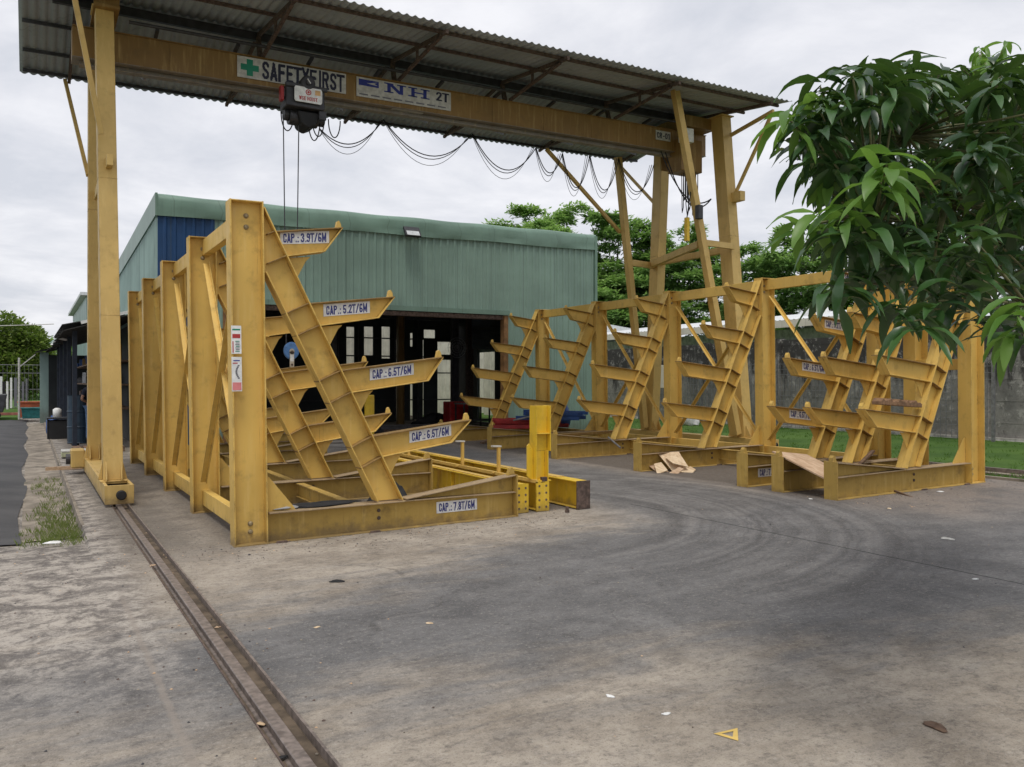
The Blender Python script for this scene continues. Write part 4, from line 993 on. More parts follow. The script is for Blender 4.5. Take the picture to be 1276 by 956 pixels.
# back wall: bands of dark sheet between openings through which the yard behind is seen
BY = 29.0
ops = [(3.0, 3.5, [(1.0, 3.4)]), (5.2, 5.6, [(1.2, 3.3)]), (9.27, 9.47, [(1.76, 3.4)]), (9.80, 10.09, [(2.2, 3.55), (.3, 1.5)]), (10.46, 10.80, [(2.55, 3.58)]), (11.13, 11.45, [(2.44, 3.60)]),
       (11.7, 11.78, [(.2, 3.2)]), (12.25, 12.35, [(2.9, 3.4), (.2, 1.5)]), (12.76, 12.795, [(.2, 3.2)]), (12.80, 13.26, [(3.23, 3.54)]), (13.36, 13.92, [(.15, 2.42), (2.62, 3.10)]), (13.925, 14.15, [(3.35, 3.75), (.84, 2.47)])]
mb = WM(); px_ = XL
for (a, b, zs) in ops:
    mb.box(px_, a, BY - .02, BY + .02, 0, 5.3); z = 0
    for (lo, hi) in sorted(zs): mb.box(a, b, BY - .018, BY + .018, z, lo); z = hi
    mb.box(a, b, BY - .018, BY + .018, z, 5.3); px_ = b
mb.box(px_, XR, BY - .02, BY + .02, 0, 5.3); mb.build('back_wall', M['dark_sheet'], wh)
mb = WM(); corr(mb, (XL + .1, BY - .06), (XR - .1, BY - .06), 0, .0001, .3); 
for z in (.9, 1.9, 2.5, 3.15): mb.box(XL + .1, XR - .1, BY - .10, BY - .03, z, z + .045)
for x in (10.2, 11.6, 12.5, 13.93): mb.box(x, x + .05, BY - .14, BY - .10, 0, 4.4)
mb.build('girt', M['dark_steel'], wh)
# partition with louvres at the right end of the hall
mb = WM(); mb.box(13.0, 14.1, 25.4, 25.45, 2.75, 4.6)
mb.build('partition', M['slate_sheet'], wh)
for i in range(5):
    mb = WM(); z = 2.75 + i * .17; mb.bar((12.98, 25.32, z), (14.1, 25.32, z), .03, .13, (0, -.7, .7)); mb.build('louvre', M['slate_sheet'], wh)
mb = WM(); mb.box(XL, XR, FY + .02, 29.4, -.05, .115); mb.build('hall_floor', simple('dusty_hall_floor', (.13, .12, .11), .9, 0, .3, 2), wh)
mb = WM(); a = Vector((8.36, FY - .12, 5.33)); mb.bar((8.40, FY - .17, 5.50), (8.40, FY - .33, 5.26), .42, .07, (0, -1, .6)); mb.bar((8.40, FY - .215, 5.47), (8.40, FY - .365, 5.285), .34, .012, (0, -1, .6), 1); mb.box(8.38, 8.42, FY - .16, FY - .04, 5.30, 5.35)
fl_ = mb.build('flood_light', [M['dark_steel'], simple('lamp_glass', (.55, .57, .58), .2)], wh); 
# cream sheet wall behind the hall, outside
cw = thing('sheet_fence', 'cream corrugated wall seen through the gaps at the back of the hall', 'fence', (2, 32.5, 0))
mb = MB(); corr(mb, (0, 0), (16, 0), -.1, 4.2, .22, .03); mb.build('panel', M['cream_sheet'], cw, fix=False)
cw2 = thing('sheet_fence', 'cream corrugated screen outside the side door at the right of the hall', 'fence', (16.4, 24, 0))
mb = MB(); corr(mb, (0, 7), (0, 0), -.1, 3.4, .16, .03); mb.build('panel', M['cream_sheet'], cw2, fix=False)

# things inside the hall
t = thing('wall_fan', 'round caged fan on a dark post inside the hall', 'fan', (11.86, 24.3, 2.68))
mb = MB()
for rr in (.32, .24, .16, .08): mb.tube([(rr * math.cos(a), -.06, rr * math.sin(a)) for a in [2 * math.pi * i / 24 for i in range(25)]], .006, 5)
for i in range(16): a = 2 * math.pi * i / 16; mb.tube([(0, -.1, 0), (.32 * math.cos(a), -.04, .32 * math.sin(a))], .004, 4)
mb.build('cage', M['grey_steel'], t); mb = MB()
for i in range(3): a = 2.1 * i; mb.bar((.03 * math.cos(a), 0, .03 * math.sin(a)), (.27 * math.cos(a), .01, .27 * math.sin(a)), .14, .006, (0, 1, .3))
mb.build('blade', M['dark_steel'], t); mb = MB(); mb.cyl((0, -.04, 0), (0, .16, 0), .07, 14); mb.build('motor', M['black'], t)
t = thing('tool_cart', 'red tool cart standing inside the doorway beside a dark bench', 'cart', (11.5, 23.6, .12))
mb = MB(); mb.box(-.32, .32, -.25, .25, .2, .86); mb.build('body', M['red'], t, bevel=.02)
for z in (.30, .50, .70): mb = MB(); mb.box(-.28, .28, -.262, -.251, z, z + .14); mb.build('drawer', simple('bright_red_drawer', (.42, .02, .02), .4), t, bevel=.004)
for sx in (-1, 1):
    for sy in (-1, 1): mb = MB(); mb.lathe((sx * .27, sy * .2, .10), [(.0, -.02), (.08, -.02), (.08, .02), (0, .02)], 12, 0, 'x'); mb.build('wheel', M['black'], t)
t = thing('work_bench', 'dark steel bench with open frame right of the red cart', 'bench', (12.1, 22.6, .12))
mb = MB(); mb.box(-1.0, .8, -.3, .3, .80, .84); mb.build('bench_top', M['grey_steel'], t)
for x in (-.95, -.1, .35, .75):
    for y in (-.28, .28): mb = MB(); mb.box(x - .02, x + .02, y - .02, y + .02, 0, .80); mb.build('leg', M['dark_steel'], t)
for y in (-.28, .28): mb = MB(); mb.box(-.93, .73, y - .015, y + .015, .3, .34); mb.build('rail', M['dark_steel'], t)
t = thing('bollard', 'plain yellow steel bollard standing behind the lower rack arms', 'bollard', (6.62, 18.0, g(6.6)))
mb = MB(); mb.lathe((0, 0, 0), [(.0, 0), (.20, 0), (.20, .012), (.11, .013), (.11, 1.20), (.10, 1.225), (0, 1.23)], 20); mb.build('tube', M['yellow_fresh'], t, smooth=False)
crumple('scrap_heap', M['black'], (11.3, 24.6, .15), .7, .4, .3, 'low black heap of scrap on the hall floor left of the red cart', 'scrap heap', 41)
# old beams on the hall floor
for i in range(7):
    mb = MB(); L = random.uniform(2.2, 3.6); z = .125 + (i // 3) * .11; y = 20.9 + (i % 3) * .5
    mb.box(-L / 2, L / 2, -.05, .05, 0, .008); mb.box(-L / 2, L / 2, -.004, .004, .008, .09); mb.box(-L / 2, L / 2, -.05, .05, .09, .098)
    o = mb.build('steel_offcut', M['rust'] if i % 2 else M['dark_steel']); o.location = (9.1 + random.uniform(-.8, .8), y, z); o.rotation_euler.z = random.uniform(-.12, .12)
    tag(o, 'rusty steel beam offcut lying on the floor just inside the doorway', 'steel beam', 'beam offcuts inside the doorway')
# ------------------------------------------------------------------ lean-to shed on the left side
ls = thing('lean_to_shed', 'low lean-to shed with ragged dark roof along the left side of the warehouse', 'shed', (1.6, 22, 0))
LO = Vector((-1.6, -22, 0))
class LM(MB):
    def build(s, *a, **k):
        s.v = [(x + LO.x, y + LO.y, z + LO.z) for x, y, z in s.v]; return MB.build(s, *a, **k)
def zl(x, y): return 3.28 - (2.45 - x) * .30 + .004 * (y - 22)
mb = LM(); n = 60; ys_ = [21.2 + (40 - 21.2) * i / n for i in range(n + 1)]
for i in range(n):
    y0, y1 = ys_[i], ys_[i + 1]; e0 = .62 + random.uniform(-.06, .06); h = .02 if i % 2 else 0
    mb.add([(e0, y0, zl(e0, y0) + h), (2.44, y0, zl(2.44, y0) + h), (2.44, y1, zl(2.44, y1) + h), (e0, y1, zl(e0, y1) + h)], [(0, 1, 2, 3)])
o = mb.build('roof', M['lean_roof'], ls, fix=False); s_ = o.modifiers.new('t', 'SOLIDIFY'); s_.thickness = .012
mb = LM(); mb.bar((2.45, 21.15, 3.33), (1.0, 21.15, 2.92), .03, .07); mb.build('roof_edge', M['white'], ls)
mb = LM(); mb.add([(.80, 27, 3.22), (2.44, 27, 3.60), (2.44, 37, 3.68), (.80, 37, 3.30)], [(0, 1, 2, 3)]); o = mb.build('upper_roof', M['lean_roof'], ls, fix=False); s_ = o.modifiers.new('t', 'SOLIDIFY'); s_.thickness = .02
mb = LM(); mb.add([(.2, 36, 2.72), (.95, 36, 2.95), (.95, 41, 3.0), (.2, 41, 2.8)], [(0, 1, 2, 3)]); mb.build('torn_roof', M['dark_sheet'], ls, fix=False)
for i in range(7):
    mb = LM(); y = 26 + i * 1.9; x = .62 + random.uniform(-.1, .25); z = zl(x, y) + .02
    mb.bar((x, y, z), (x + random.uniform(.1, .35), y + random.uniform(-.6, .6), z + random.uniform(-.05, .22)), random.uniform(.12, .3), .01, (random.uniform(-.3, .3), 0, 1)); mb.build('torn_flap', M['white'] if i % 3 == 0 else M['teal_pale'], ls)
mb = LM(); mb.box(.36, .66, 38.2, 38.5, -.05, 2.75); mb.build('corner_post', M['teal_pale'], ls)
for y in (22.4, 25.6, 28.6, 32.0, 35.0): mb = LM(); mb.box(.88, .98, y, y + .1, -.01, zl(.9, y) - .02); mb.build('post', simple('blue_grey_post', (.018, .026, .045), .6) if y == 22.4 else bpy.data.materials['blue_grey_post'], ls)
mb = LM(); mb.box(2.30, 2.40, 21.5, 40, 0, 3.1); mb.box(.6, 2.4, 39.9, 40, 0, 2.7); mb.build('back_wall', M['dark_sheet'], ls)
for z in (.9, 1.5, 2.1):
    mb = LM(); mb.box(1.55, 2.28, 23, 38, z, z + .04); mb.build('shelf', M['timber'], ls)
# stock on the shelves
cols = [('rust', 'rust brown'), ('dark_steel', 'dark'), ('blue', 'blue'), ('timber', 'brown wooden'), ('grey_steel', 'grey'), ('yellow_girder', 'ochre')]
for i in range(26):
    y = random.uniform(23.5, 37); z = (.94, 1.54, 2.14)[i % 3]; c, cn = cols[i % 6]; a, b, h = random.uniform(.1, .22), random.uniform(.12, .3), random.uniform(.15, .42)
    mb = MB(); mb.box(-a, a, -b, b, 0, h); mb.box(-a * 1.05, a * 1.05, -b * 1.05, b * 1.05, h * .75, h * .82); mb.box(-a * .5, a * .5, -b * .5, b * .5, h, h * 1.15)
    o = mb.build('parts_box', M[c], bevel=.01); o.location = (1.72 + random.uniform(-.05, .2), y, z); o.rotation_euler.z = random.uniform(-.3, .3)
    tag(o, 'small %s box of machine parts on the shed shelf, %s' % (cn, ('lowest shelf', 'middle shelf', 'top shelf')[i % 3]), 'box', 'boxes of parts on the shed shelves')
def drum(x, y, mat, label, h=.9, r=.29, z=0.0):
    mb = MB(); mb.lathe((0, 0, 0), [(.0, 0), (r, 0), (r + .01, .02), (r, .04), (r, h * .32), (r + .015, h * .34), (r, h * .36), (r, h * .64), (r + .015, h * .66), (r, h * .68), (r, h - .02), (r + .01, h), (r - .02, h), (r - .02, h - .02), (0, h - .02)], 24)
    o = mb.build('drum', mat); o.location = (x, y, z); return tag(o, label, 'drum', 'drums in the lean-to shed')
drum(1.12, 24.6, simple('slate_blue_drum', (.018, .04, .065), .5), 'tall dark blue drum left of the person in the shed', 1.25, .27)
drum(1.62, 22.3, simple('deep_blue_drum', (.02, .05, .12), .5), 'dark blue drum with a red label right of the crane leg', .95, .27, 0)
mb = MB(); mb.box(-.22, .22, -.2, .2, 0, .46); mb.box(-.2, .2, -.215, -.201, .08, .38, 1); mb.bar((-.05, 0, .50), (.05, 0, .50), .03, .03)
o = mb.build('jerry_can', [M['red'], M['dull_white']], bevel=.03); o.location = (1.42, 21.6, .12); tag(o, 'red container with a pale label beside the crane leg', 'container')
mb = MB()
for i in range(5): mb.box(-.5 + i * .22, -.34 + i * .22, -.4, .4, .09, .11)
for y in (-.38, 0, .38): mb.box(-.5, .54, y - .04, y + .04, 0, .089)
o = mb.build('wooden_pallet', M['timber']); o.location = (1.35, 21.5, .005); tag(o, 'small brown wooden pallet on the ground behind the crane leg', 'pallet')
t = thing('plastic_crate', 'black open crate standing at the kerb in front of the shed', 'crate', (.74, 27.0, -.01))
mb = MB(); mb.box(-.28, .28, -.22, .22, 0, .03); mb.box(-.28, .28, -.25, -.22, 0, .52); mb.box(-.28, .28, .22, .25, 0, .52); mb.box(-.31, -.28, -.25, .25, 0, .56); mb.box(.28, .31, -.25, .25, 0, .56); mb.build('body', M['black'], t, bevel=.01)
mb = MB(); mb.box(-.32, .32, -.28, .28, .56, .60); mb.build('rim', M['dark_steel'], t)
t = thing('water_jug', 'blue water bottle with a white can on top left of the black crate', 'bottle', (.62, 29.5, -.01))
mb = MB(); mb.lathe((0, 0, 0), [(.0, 0), (.16, 0), (.18, .05), (.18, .42), (.1, .5), (.05, .52), (.05, .56), (0, .56)], 16); mb.build('bottle', M['blue'], t, smooth=True)
mb = MB(); mb.lathe((.12, -.12, .5), [(.0, 0), (.12, 0), (.12, .25), (.05, .3), (0, .3)], 16); mb.build('can', M['white'], t, smooth=True)
mb = MB(); mb.box(-.4, .4, -.25, .25, 0, .10); mb.box(-.4, .4, -.25, .25, .101, .14, 1)
o = mb.build('foam_block', [simple('pale_green_foam', (.42, .44, .28), .8), M['dull_white']], bevel=.01); o.location = (.98, 20.1, .02); tag(o, 'flat pale green block lying behind the crane truck on the rail', 'block')
mb = MB(); mb.box(-.3, .3, -.03, .03, 0, .06); o = mb.build('timber_chock', M['ply']); o.location = (.55, 17.3, .0); tag(o, 'short pale timber chock lying beside the crane truck', 'timber')

# ------------------------------------------------------------------ person behind the crane leg
def skin_obj(name, verts, edges, radii, mat, parent, root=0, sub=2):
    me = bpy.data.meshes.new(name); me.from_pydata([tuple(v) for v in verts], edges, []); o = bpy.data.objects.new(name, me); COL.objects.link(o); o.parent = parent
    md = o.modifiers.new('skin', 'SKIN'); md.use_smooth_shade = True
    for i, r_ in enumerate(radii): me.skin_vertices[0].data[i].radius = (r_, r_) if not isinstance(r_, tuple) else r_
    me.skin_vertices[0].data[root].use_root = True
    s_ = o.modifiers.new('sub', 'SUBSURF'); s_.levels = sub; s_.render_levels = sub
    me.materials.append(mat); return o
pe = thing('person', 'person in a navy shirt and light blue jeans bending an arm behind the crane leg', 'person', (1.42, 24.2, 0), rz=R(150))
V_ = [(0, 0, .95), (0, 0, 1.12), (0, .01, 1.30), (0, .01, 1.43), (0, -.01, 1.50), (0, -.02, 1.60), (0, -.02, 1.68),
      (-.10, 0, .90), (-.11, -.02, .50), (-.11, .02, .09), (-.11, -.13, .04),
      (.10, 0, .90), (.11, -.02, .50), (.11, .02, .09), (.11, -.13, .04),
      (-.19, .01, 1.40), (-.25, .06, 1.14), (-.20, -.16, 1.10), (-.17, -.22, 1.12),
      (.19, .01, 1.40), (.26, .06, 1.14), (.20, -.16, 1.05), (.17, -.23, 1.05)]
E_ = [(0, 1), (1, 2), (2, 3), (3, 4), (4, 5), (5, 6), (0, 7), (7, 8), (8, 9), (9, 10), (0, 11), (11, 12), (12, 13), (13, 14), (3, 15), (15, 16), (16, 17), (17, 18), (3, 19), (19, 20), (20, 21), (21, 22)]
R_ = [(.155, .11), (.145, .10), (.165, .11), (.12, .08), .05, .085, .065, .09, .06, .042, .035, .09, .06, .042, .035, .055, .042, .034, .028, .055, .042, .034, .028]
skin_obj('body', V_, E_, R_, M['skin'], pe)
skin_obj('shirt', [(0, 0, .93), (0, 0, 1.12), (0, .01, 1.30), (0, .01, 1.42), (-.20, .01, 1.39), (-.235, .04, 1.22), (.20, .01, 1.39), (.235, .04, 1.22)], [(0, 1), (1, 2), (2, 3), (3, 4), (4, 5), (3, 6), (6, 7)], [(.17, .125), (.16, .115), (.18, .125), (.125, .09), .068, .06, .068, .06], M['shirt'], pe)
skin_obj('trousers', [(0, 0, .97), (-.10, 0, .90), (-.11, -.02, .50), (-.11, .02, .10), (.10, 0, .90), (.11, -.02, .50), (.11, .02, .10)], [(0, 1), (1, 2), (2, 3), (0, 4), (4, 5), (5, 6)], [(.165, .12), .105, .078, .062, .105, .078, .062], M['jeans'], pe)
skin_obj('hair', [(0, .0, 1.63), (0, .01, 1.70)], [(0, 1)], [.094, .072], M['hair'], pe)
for sx in (-1, 1):      # fingers curling down from each hand
    for f in range(4):
        b = Vector((sx * (.165 + .012 * (f - 1.5)), -.235, 1.115 if sx < 0 else 1.045)); l_ = (.040, .046, .043, .034)[f]
        skin_obj('finger', [b, b + Vector((0, -l_ * .8, -.006)), b + Vector((0, -l_ * 1.35, -.03))], [(0, 1), (1, 2)], [.010, .009, .008], M['skin'], pe, sub=1)
    b = Vector((sx * .145, -.215, 1.115 if sx < 0 else 1.045)); skin_obj('thumb', [b, b + Vector((-sx * .03, -.03, -.01)), b + Vector((-sx * .025, -.055, -.02))], [(0, 1), (1, 2)], [.011, .010, .008], M['skin'], pe, sub=1)
mb = MB()
for sx in (-1, 1): mb.lathe((sx * .032, -.108, 1.615), [(0, -.006), (.010, -.002), (.012, .004), (0, .006)], 8, 0, 'y')
mb.box(-.022, .022, -.112, -.104, 1.555, 1.562, 1); mb.build('face_features', [M['hair'], simple('lips', (.3, .12, .1), .6)], pe)
mb = MB(); mb.pris([(-.012, 1.575), (.012, 1.575), (.005, 1.615), (-.005, 1.615)], -.128, -.10); mb.build('nose', M['skin'], pe, bevel=.004)

# ------------------------------------------------------------------ crane beams lying beside the left rack
def lying_beam(label, x, y, L, w_, h, endmat, rz=0, stub=False):
    t = thing('steel_girder', label, 'girder', (x, y, g(x) + .01), 'yellow girders lying beside the left rack', rz)
    mb = MB(); mb.box(-.006, .006, .02, L - .02, .014, h - .016); mb.box(-w_ / 2, w_ / 2, .018, L, 0, .013); mb.box(-w_ / 2, w_ / 2, .018, L, h - .015, h)
    mb.box(-w_ / 2 + .03, w_ / 2 - .03, .5, L - .4, h + .001, h + .010, 1)
    for k in range(1, 6): mb.box(-w_ / 2 + .01, w_ / 2 - .01, L * k / 6, L * k / 6 + .01, .014, h - .016)
    mb.build('beam', [M['yellow_fresh'], M['yellow']], t, bevel=.003)
    mb = MB(); mb.box(-w_ / 2 - .01, w_ / 2 + .01, 0, .017, -.005, h + .004)
    for sx in (-1, 1):
        for k in range(4):
            mb.lathe((sx * w_ * .30, -.0005, .045 + k * (h - .09) / 3), [(0, -.0015), (.014, -.0015), (.014, 0), (0, 0)], 10, 1, 'y')
    e_ = mb.build('end_plate', [endmat, M['rust']], t)
    return t
G1 = lying_beam('yellow girder with a bolt holed end plate, nearest the left rack', 5.02, 8.52, 5.4, .15, .33, M['yellow_fresh'])
G2 = lying_beam('yellow girder lying in the middle of three, with the upright stub at its end', 5.29, 8.50, 5.6, .16, .34, M['yellow_fresh'])
G3 = lying_beam('yellow girder with a rusty brown end plate, furthest from the left rack', 5.78, 8.36, 5.8, .17, .33, M['rust'])
mb = MB(); mb.box(-.03, .03, 0, 5.6, .335, .345); mb.box(-.09, -.07, 0, 5.6, .33, .37); o = mb.build('guide_rail', M['yellow'], G2)
t = thing('post_stub', 'bright yellow upright steel stub standing on the end of the middle girder', 'post', (5.33, 8.62, g(5.3) + .355))
mb = MB(); mb.box(-.085, .075, -.006, .006, 0, .36); mb.box(-.10, .10, -.006, .006, .36, .90); mb.box(-.105, -.093, -.08, .08, 0, .90); mb.box(.055, .067, -.08, .08, 0, .36); mb.box(.089, .101, -.08, .08, .355, .90)
mb.box(-.09, .09, -.075, .075, .56, .572); mb.build('upright', M['yellow_fresh'], t, bevel=.003)
mb = MB(); mb.box(-.12, .09, -.10, .10, 0, .014); mb.pris([(-.19, .06), (-.107, .0), (-.107, .38), (-.16, .45), (-.19, .42)], -.008, .008); mb.build('foot_plate', M['yellow_fresh'], t)
mb = MB(); mb.box(-.04, .03, -.11, -.06, .0, .05); mb.build('bolt_block', M['rust'], t)
for i, (x, y, lean) in enumerate(((5.27, 10.6, .0), (5.27, 9.55, 0), (5.30, 12.6, 0))):
    mb = MB(); z = g(5.3) + .36
    mb.box(-.018, .018, -.02, .02, 0, .34); mb.bar((-.10, 0, .35), (.03, 0, .345), .05, .02, mi=1); mb.box(-.1, .03, -.025, .025, 0.0, .012)
    o = mb.build('cable_hanger', [M['yellow'], M['dull_white']]); o.location = (x, y, z)
    tag(o, ('small upright bracket on the middle girder under the lowest labelled arm', 'small upright bracket nearest to the yellow post stub', 'small upright bracket far back on the girders')[i], 'bracket', 'brackets standing on the lying girders')
mb = MB(); mb.lathe((0, 0, 0), [(0, 0), (.03, 0), (.03, .03), (.022, .032), (.022, .07), (0, .07)], 6); o = mb.build('loose_bolt', M['rust']); o.location = (5.49, 8.28, g(5.5)); tag(o, 'rusty bolt standing on the concrete between the girder ends', 'bolt')
# black rags and a bag on the rack base
crumple('rubber_sheet', M['black'], (2.62, 8.58, .325), .42, .14, .018, 'flat black rubber sheet draped over the base beam of the left rack', 'rubber sheet', 3)
crumple('rag', simple('grey_rag', (.30, .30, .30), .9), (2.22, 8.5, .325), .13, .09, .022, 'small grey rag at the left end of the black rubber sheet', 'rag', 5)
crumple('plastic_bag', M['black'], (3.75, 9.6, .02), .26, .18, .26, 'black plastic bag lying behind the base beam of the left rack', 'bag', 7)

# ------------------------------------------------------------------ plywood, timber and pipes
def plank(name, mat, loc, size, rot, label, cat, group=None):
    mb = MB(); a, b, c = size; mb.box(-a / 2, a / 2, -b / 2, b / 2, 0, c); o = mb.build(name, mat, bevel=.002); o.location = loc; o.rotation_euler = rot; return tag(o, label, cat, group)
def board(name, mat, q, th_, label, cat, group=None):
    "a board given by four corner points and a thickness"
    q = [Vector(p) for p in q]; n_ = (q[1] - q[0]).cross(q[3] - q[0]).normalized() * th_
    mb = MB(); mb.add([tuple(p) for p in q] + [tuple(p + n_) for p in q], [(0, 1, 2, 3), (7, 6, 5, 4), (0, 4, 5, 1), (1, 5, 6, 2), (2, 6, 7, 3), (3, 7, 4, 0)])
    return tag(recentre(mb.build(name, mat)), label, cat, group)
for q, mt_, lb in (
        (((819, 564, 14.25), (846, 563, 14.3), (861, 589, 13.85), (842, 592, 13.8)), 'ply_pale', 'large pale plywood board leaning at the back of the scrap pile'),
        (((829, 570, 14.1), (847, 565, 14.15), (858, 582, 13.85), (838, 577, 13.85)), 'ply_pale', 'square pale plywood board lying on the leaning board of the pile'),
        (((807, 579, 14.2), (819, 577, 14.25), (836, 590, 13.85), (822, 591, 13.8)), 'ply', 'plywood scrap at the left side of the pile'),
        (((815, 578, 14.05), (824, 576, 14.1), (832, 586, 13.85), (819, 591, 13.7)), 'ply_pale', 'narrow pale plywood scrap at the front left of the pile'),
        (((846, 587, 13.9), (860, 581, 14.0), (867, 585, 13.85), (858, 594, 13.62)), 'ply_pale', 'pale plywood scrap lying flat at the right of the pile'),
        (((831, 591, 13.72), (846, 582, 13.8), (852, 584, 13.75), (840, 594, 13.55)), 'ply', 'brown plywood offcut on top at the front of the pile')):
    board('plywood_scrap', M[mt_], [at(*p) for p in q], .014, lb, 'plywood', 'plywood scraps by the rack')
t = at(1002, 582, 11.9)
o = plank('plywood_board', M['ply'], (0, 0, 0), (.62, 1.10, .018), (0, 0, 0), 'large brown plywood board sloping across the two rack bases at the right', 'plywood')
A_, B_, C_ = at(962, 562, 11.55), at(1005, 566, 11.9), at(1046, 586, 11.05); D_ = at(1038, 601, 10.68)
o.data.clear_geometry(); vv = [A_, B_, C_, D_]; nn = Vector((0, 0, -.02))
o.data.from_pydata([tuple(v) for v in vv] + [tuple(v + nn) for v in vv], [], [(0, 1, 2, 3), (7, 6, 5, 4), (0, 4, 5, 1), (1, 5, 6, 2), (2, 6, 7, 3), (3, 7, 4, 0)]); o.modifiers.clear(); o.data.update(); recentre(o)
for i, (p, q, lb) in enumerate(((at(1020, 622, 10.9), at(1050, 606, 11.4), 'dark timber stick under the sloping plywood board'), (at(1062, 588, 11.6), at(1088, 562, 12.3), 'dark timber stick leaning over the rack base near the last column'), (at(1115, 612, 11.2), at(1140, 622, 10.75), 'thin stick lying on the ground before the short rack'))):
    mb = MB(); mb.bar(p, q, .05 if i < 2 else .025, .03); tag(recentre(mb.build('timber_stick', M['timber'])), lb, 'timber', 'loose timber sticks')
zarm = 1.02 + g(10)
mb = MB(); n = 10
for i in range(n):
    x = -.55 + i * .11; z0 = .0; mb.pris([(x, z0), (x + .11, z0), (x + .11, .075 + .02 * math.sin(i * 2)), (x + .055, .115 - .03 * (i % 2)), (x, .075 + .02 * math.sin((i - 1) * 2))], -.08, .08)
o = mb.build('timber_block', simple('orange_brown_wood', (.22, .125, .065), .8, 0, .3, 14), bevel=.006); o.location = (10.0, 7.24, zarm + .13); o.rotation_euler.y = .06; o.scale = (.78, .9, .8); o.location.x += .1
tag(o, 'notched brown timber block lying on the lowest arm of the short rack', 'timber')
rnd = random.Random(4)
for i in range(16):
    red = i < 8; L = rnd.uniform(1.1, 1.9)
    mb = MB(); w_ = .09; mb.box(-w_, w_, -L / 2, L / 2, 0, .012); mb.box(-w_, -w_ + .012, -L / 2, L / 2, .0125, .09); mb.box(w_ - .012, w_, -L / 2, L / 2, .0125, .09)
    o = mb.build('steel_channel', M['red'] if red else M['blue'], bevel=.003)
    row = (i % 8) // 4; o.location = (10.2 + (i % 4) * .22 + rnd.uniform(-.1, .1) + (0 if red else .55), 17.3 + (i % 4) * .22 + rnd.uniform(-.2, .2) + (0 if red else -.3), (.36 if red else .56) + row * .10 + g(10)); o.rotation_euler = (rnd.uniform(-.02, .05), 0, 1.2 + rnd.uniform(-.15, .15))
    tag(o, ('dark red' if red else 'blue') + ' painted steel channel lying in the bundle on the far rack bases', 'steel channel', ('red' if red else 'blue') + ' channels on the far rack bases')
for i, (p, q) in enumerate(((at(758, 545, 17.0), at(773, 558, 16.4)), (at(640, 524, 19), at(678, 515, 18.4)))):
    mb = MB(); mb.tube([p, q], .018, 8); tag(recentre(mb.build('metal_tube', M['grey_steel'])), ('thin grey tube sticking out right of the blue channels', 'thin pale tube sticking out left behind the yellow stub')[i], 'tube')
plank('yellow_plank', M['yellow_girder'], (10.0, 14.6, .36 + g(10)), (2.1, .18, .05), (0, -.03, -.05), 'stained yellow plank lying across the rack base behind the stub', 'plank')
crumple('blue_tarpaulin', M['blue'], (11.75, 18.1, .5), .3, .3, .45, 'blue tarpaulin heap behind the far end of the right rack', 'tarpaulin', 9)
mb = MB(); mb.bar(at(600, 552, 20.0), at(626, 542, 20.4), .12, .05); tag(recentre(mb.build('timber_stick', M['timber'])), 'broken timber lying on the ground in front of the doorway', 'timber', 'loose timber sticks')
# extra tapering blocks on top of ground: litter
lit = [(66, 677, .07, 'white', 'crumpled white plastic on the grassy gutter', 'litter'), (1166, 906, .050, 'timber', 'curled brown bark piece lying at the lower right', 'bark'), (420, 725, .05, 'black', 'small black twig on the concrete in front of the left rack', 'twig'),
       (190, 705, .028, 'ply', 'small orange dry leaf beside the rail', 'leaf'), (325, 897, .022, 'ply_pale', 'pale orange dry leaf lying on the rail', 'leaf'), (352, 938, .02, 'black', 'black pebble in the rail trench', 'pebble'),
       (1180, 672, .055, 'dull_white', 'grey white paper scrap right of the joint', 'paper'), (1215, 722, .022, 'white', 'small white paper scrap on the concrete joint', 'paper'), (1108, 634, .03, 'ply_pale', 'pale straw scrap in front of the short rack', 'scrap'),
       (535, 777, .022, 'ply_pale', 'tiny yellow leaf in the middle of the yard', 'leaf'), (395, 782, .02, 'ply_pale', 'tiny yellow leaf right of the rail', 'leaf'), (760, 868, .022, 'white', 'small white feather on the pale concrete', 'feather'), (830, 890, .02, 'white', 'small white scrap left of the yellow mark', 'scrap'),
       (1010, 622, .03, 'white', 'white scrap beside the rack base tips', 'scrap'), (1172, 613, .04, 'white', 'white crumpled paper beside the short rack base', 'paper')]
for i, (px, py, r_, mt, lb, ct) in enumerate(lit):
    D = 1.55 * 1050 / (py - 475.5); p = at(px, py, D); 
    for _ in range(3): D = (1.6 - g(p.x)) * 1050 / (py - 475.5); p = at(px, py, D)
    p.z = g(p.x) + (-.02 if py == 938 or py == 897 else .001)
    o = crumple('litter' if ct == 'litter' else ct.replace(' ', '_'), M[mt], p, r_ * 1.2, r_ * .7, r_ * .22, lb, ct, i + 20, n=7); o.rotation_euler.z = i * 1.3
# yellow painted triangle mark
mb = MB()
def gp(px, py):
    D = 1.6 * 1050 / (py - 475.5); p = at(px, py, D)
    for _ in range(4): D = (1.6 - g(p.x)) * 1050 / (py - 475.5); p = at(px, py, D)
    return (p.x, p.y, g(p.x) + .003)
o3 = [gp(889, 915), gp(919, 908), gp(920, 924)]; i3 = [gp(899, 915), gp(914, 912), gp(913, 919)]
mb.add(o3 + i3, [(0, 1, 4, 3), (1, 2, 5, 4), (2, 0, 3, 5)]); o = mb.build('painted_mark', M['paint_mark'], fix=False); struct(o)
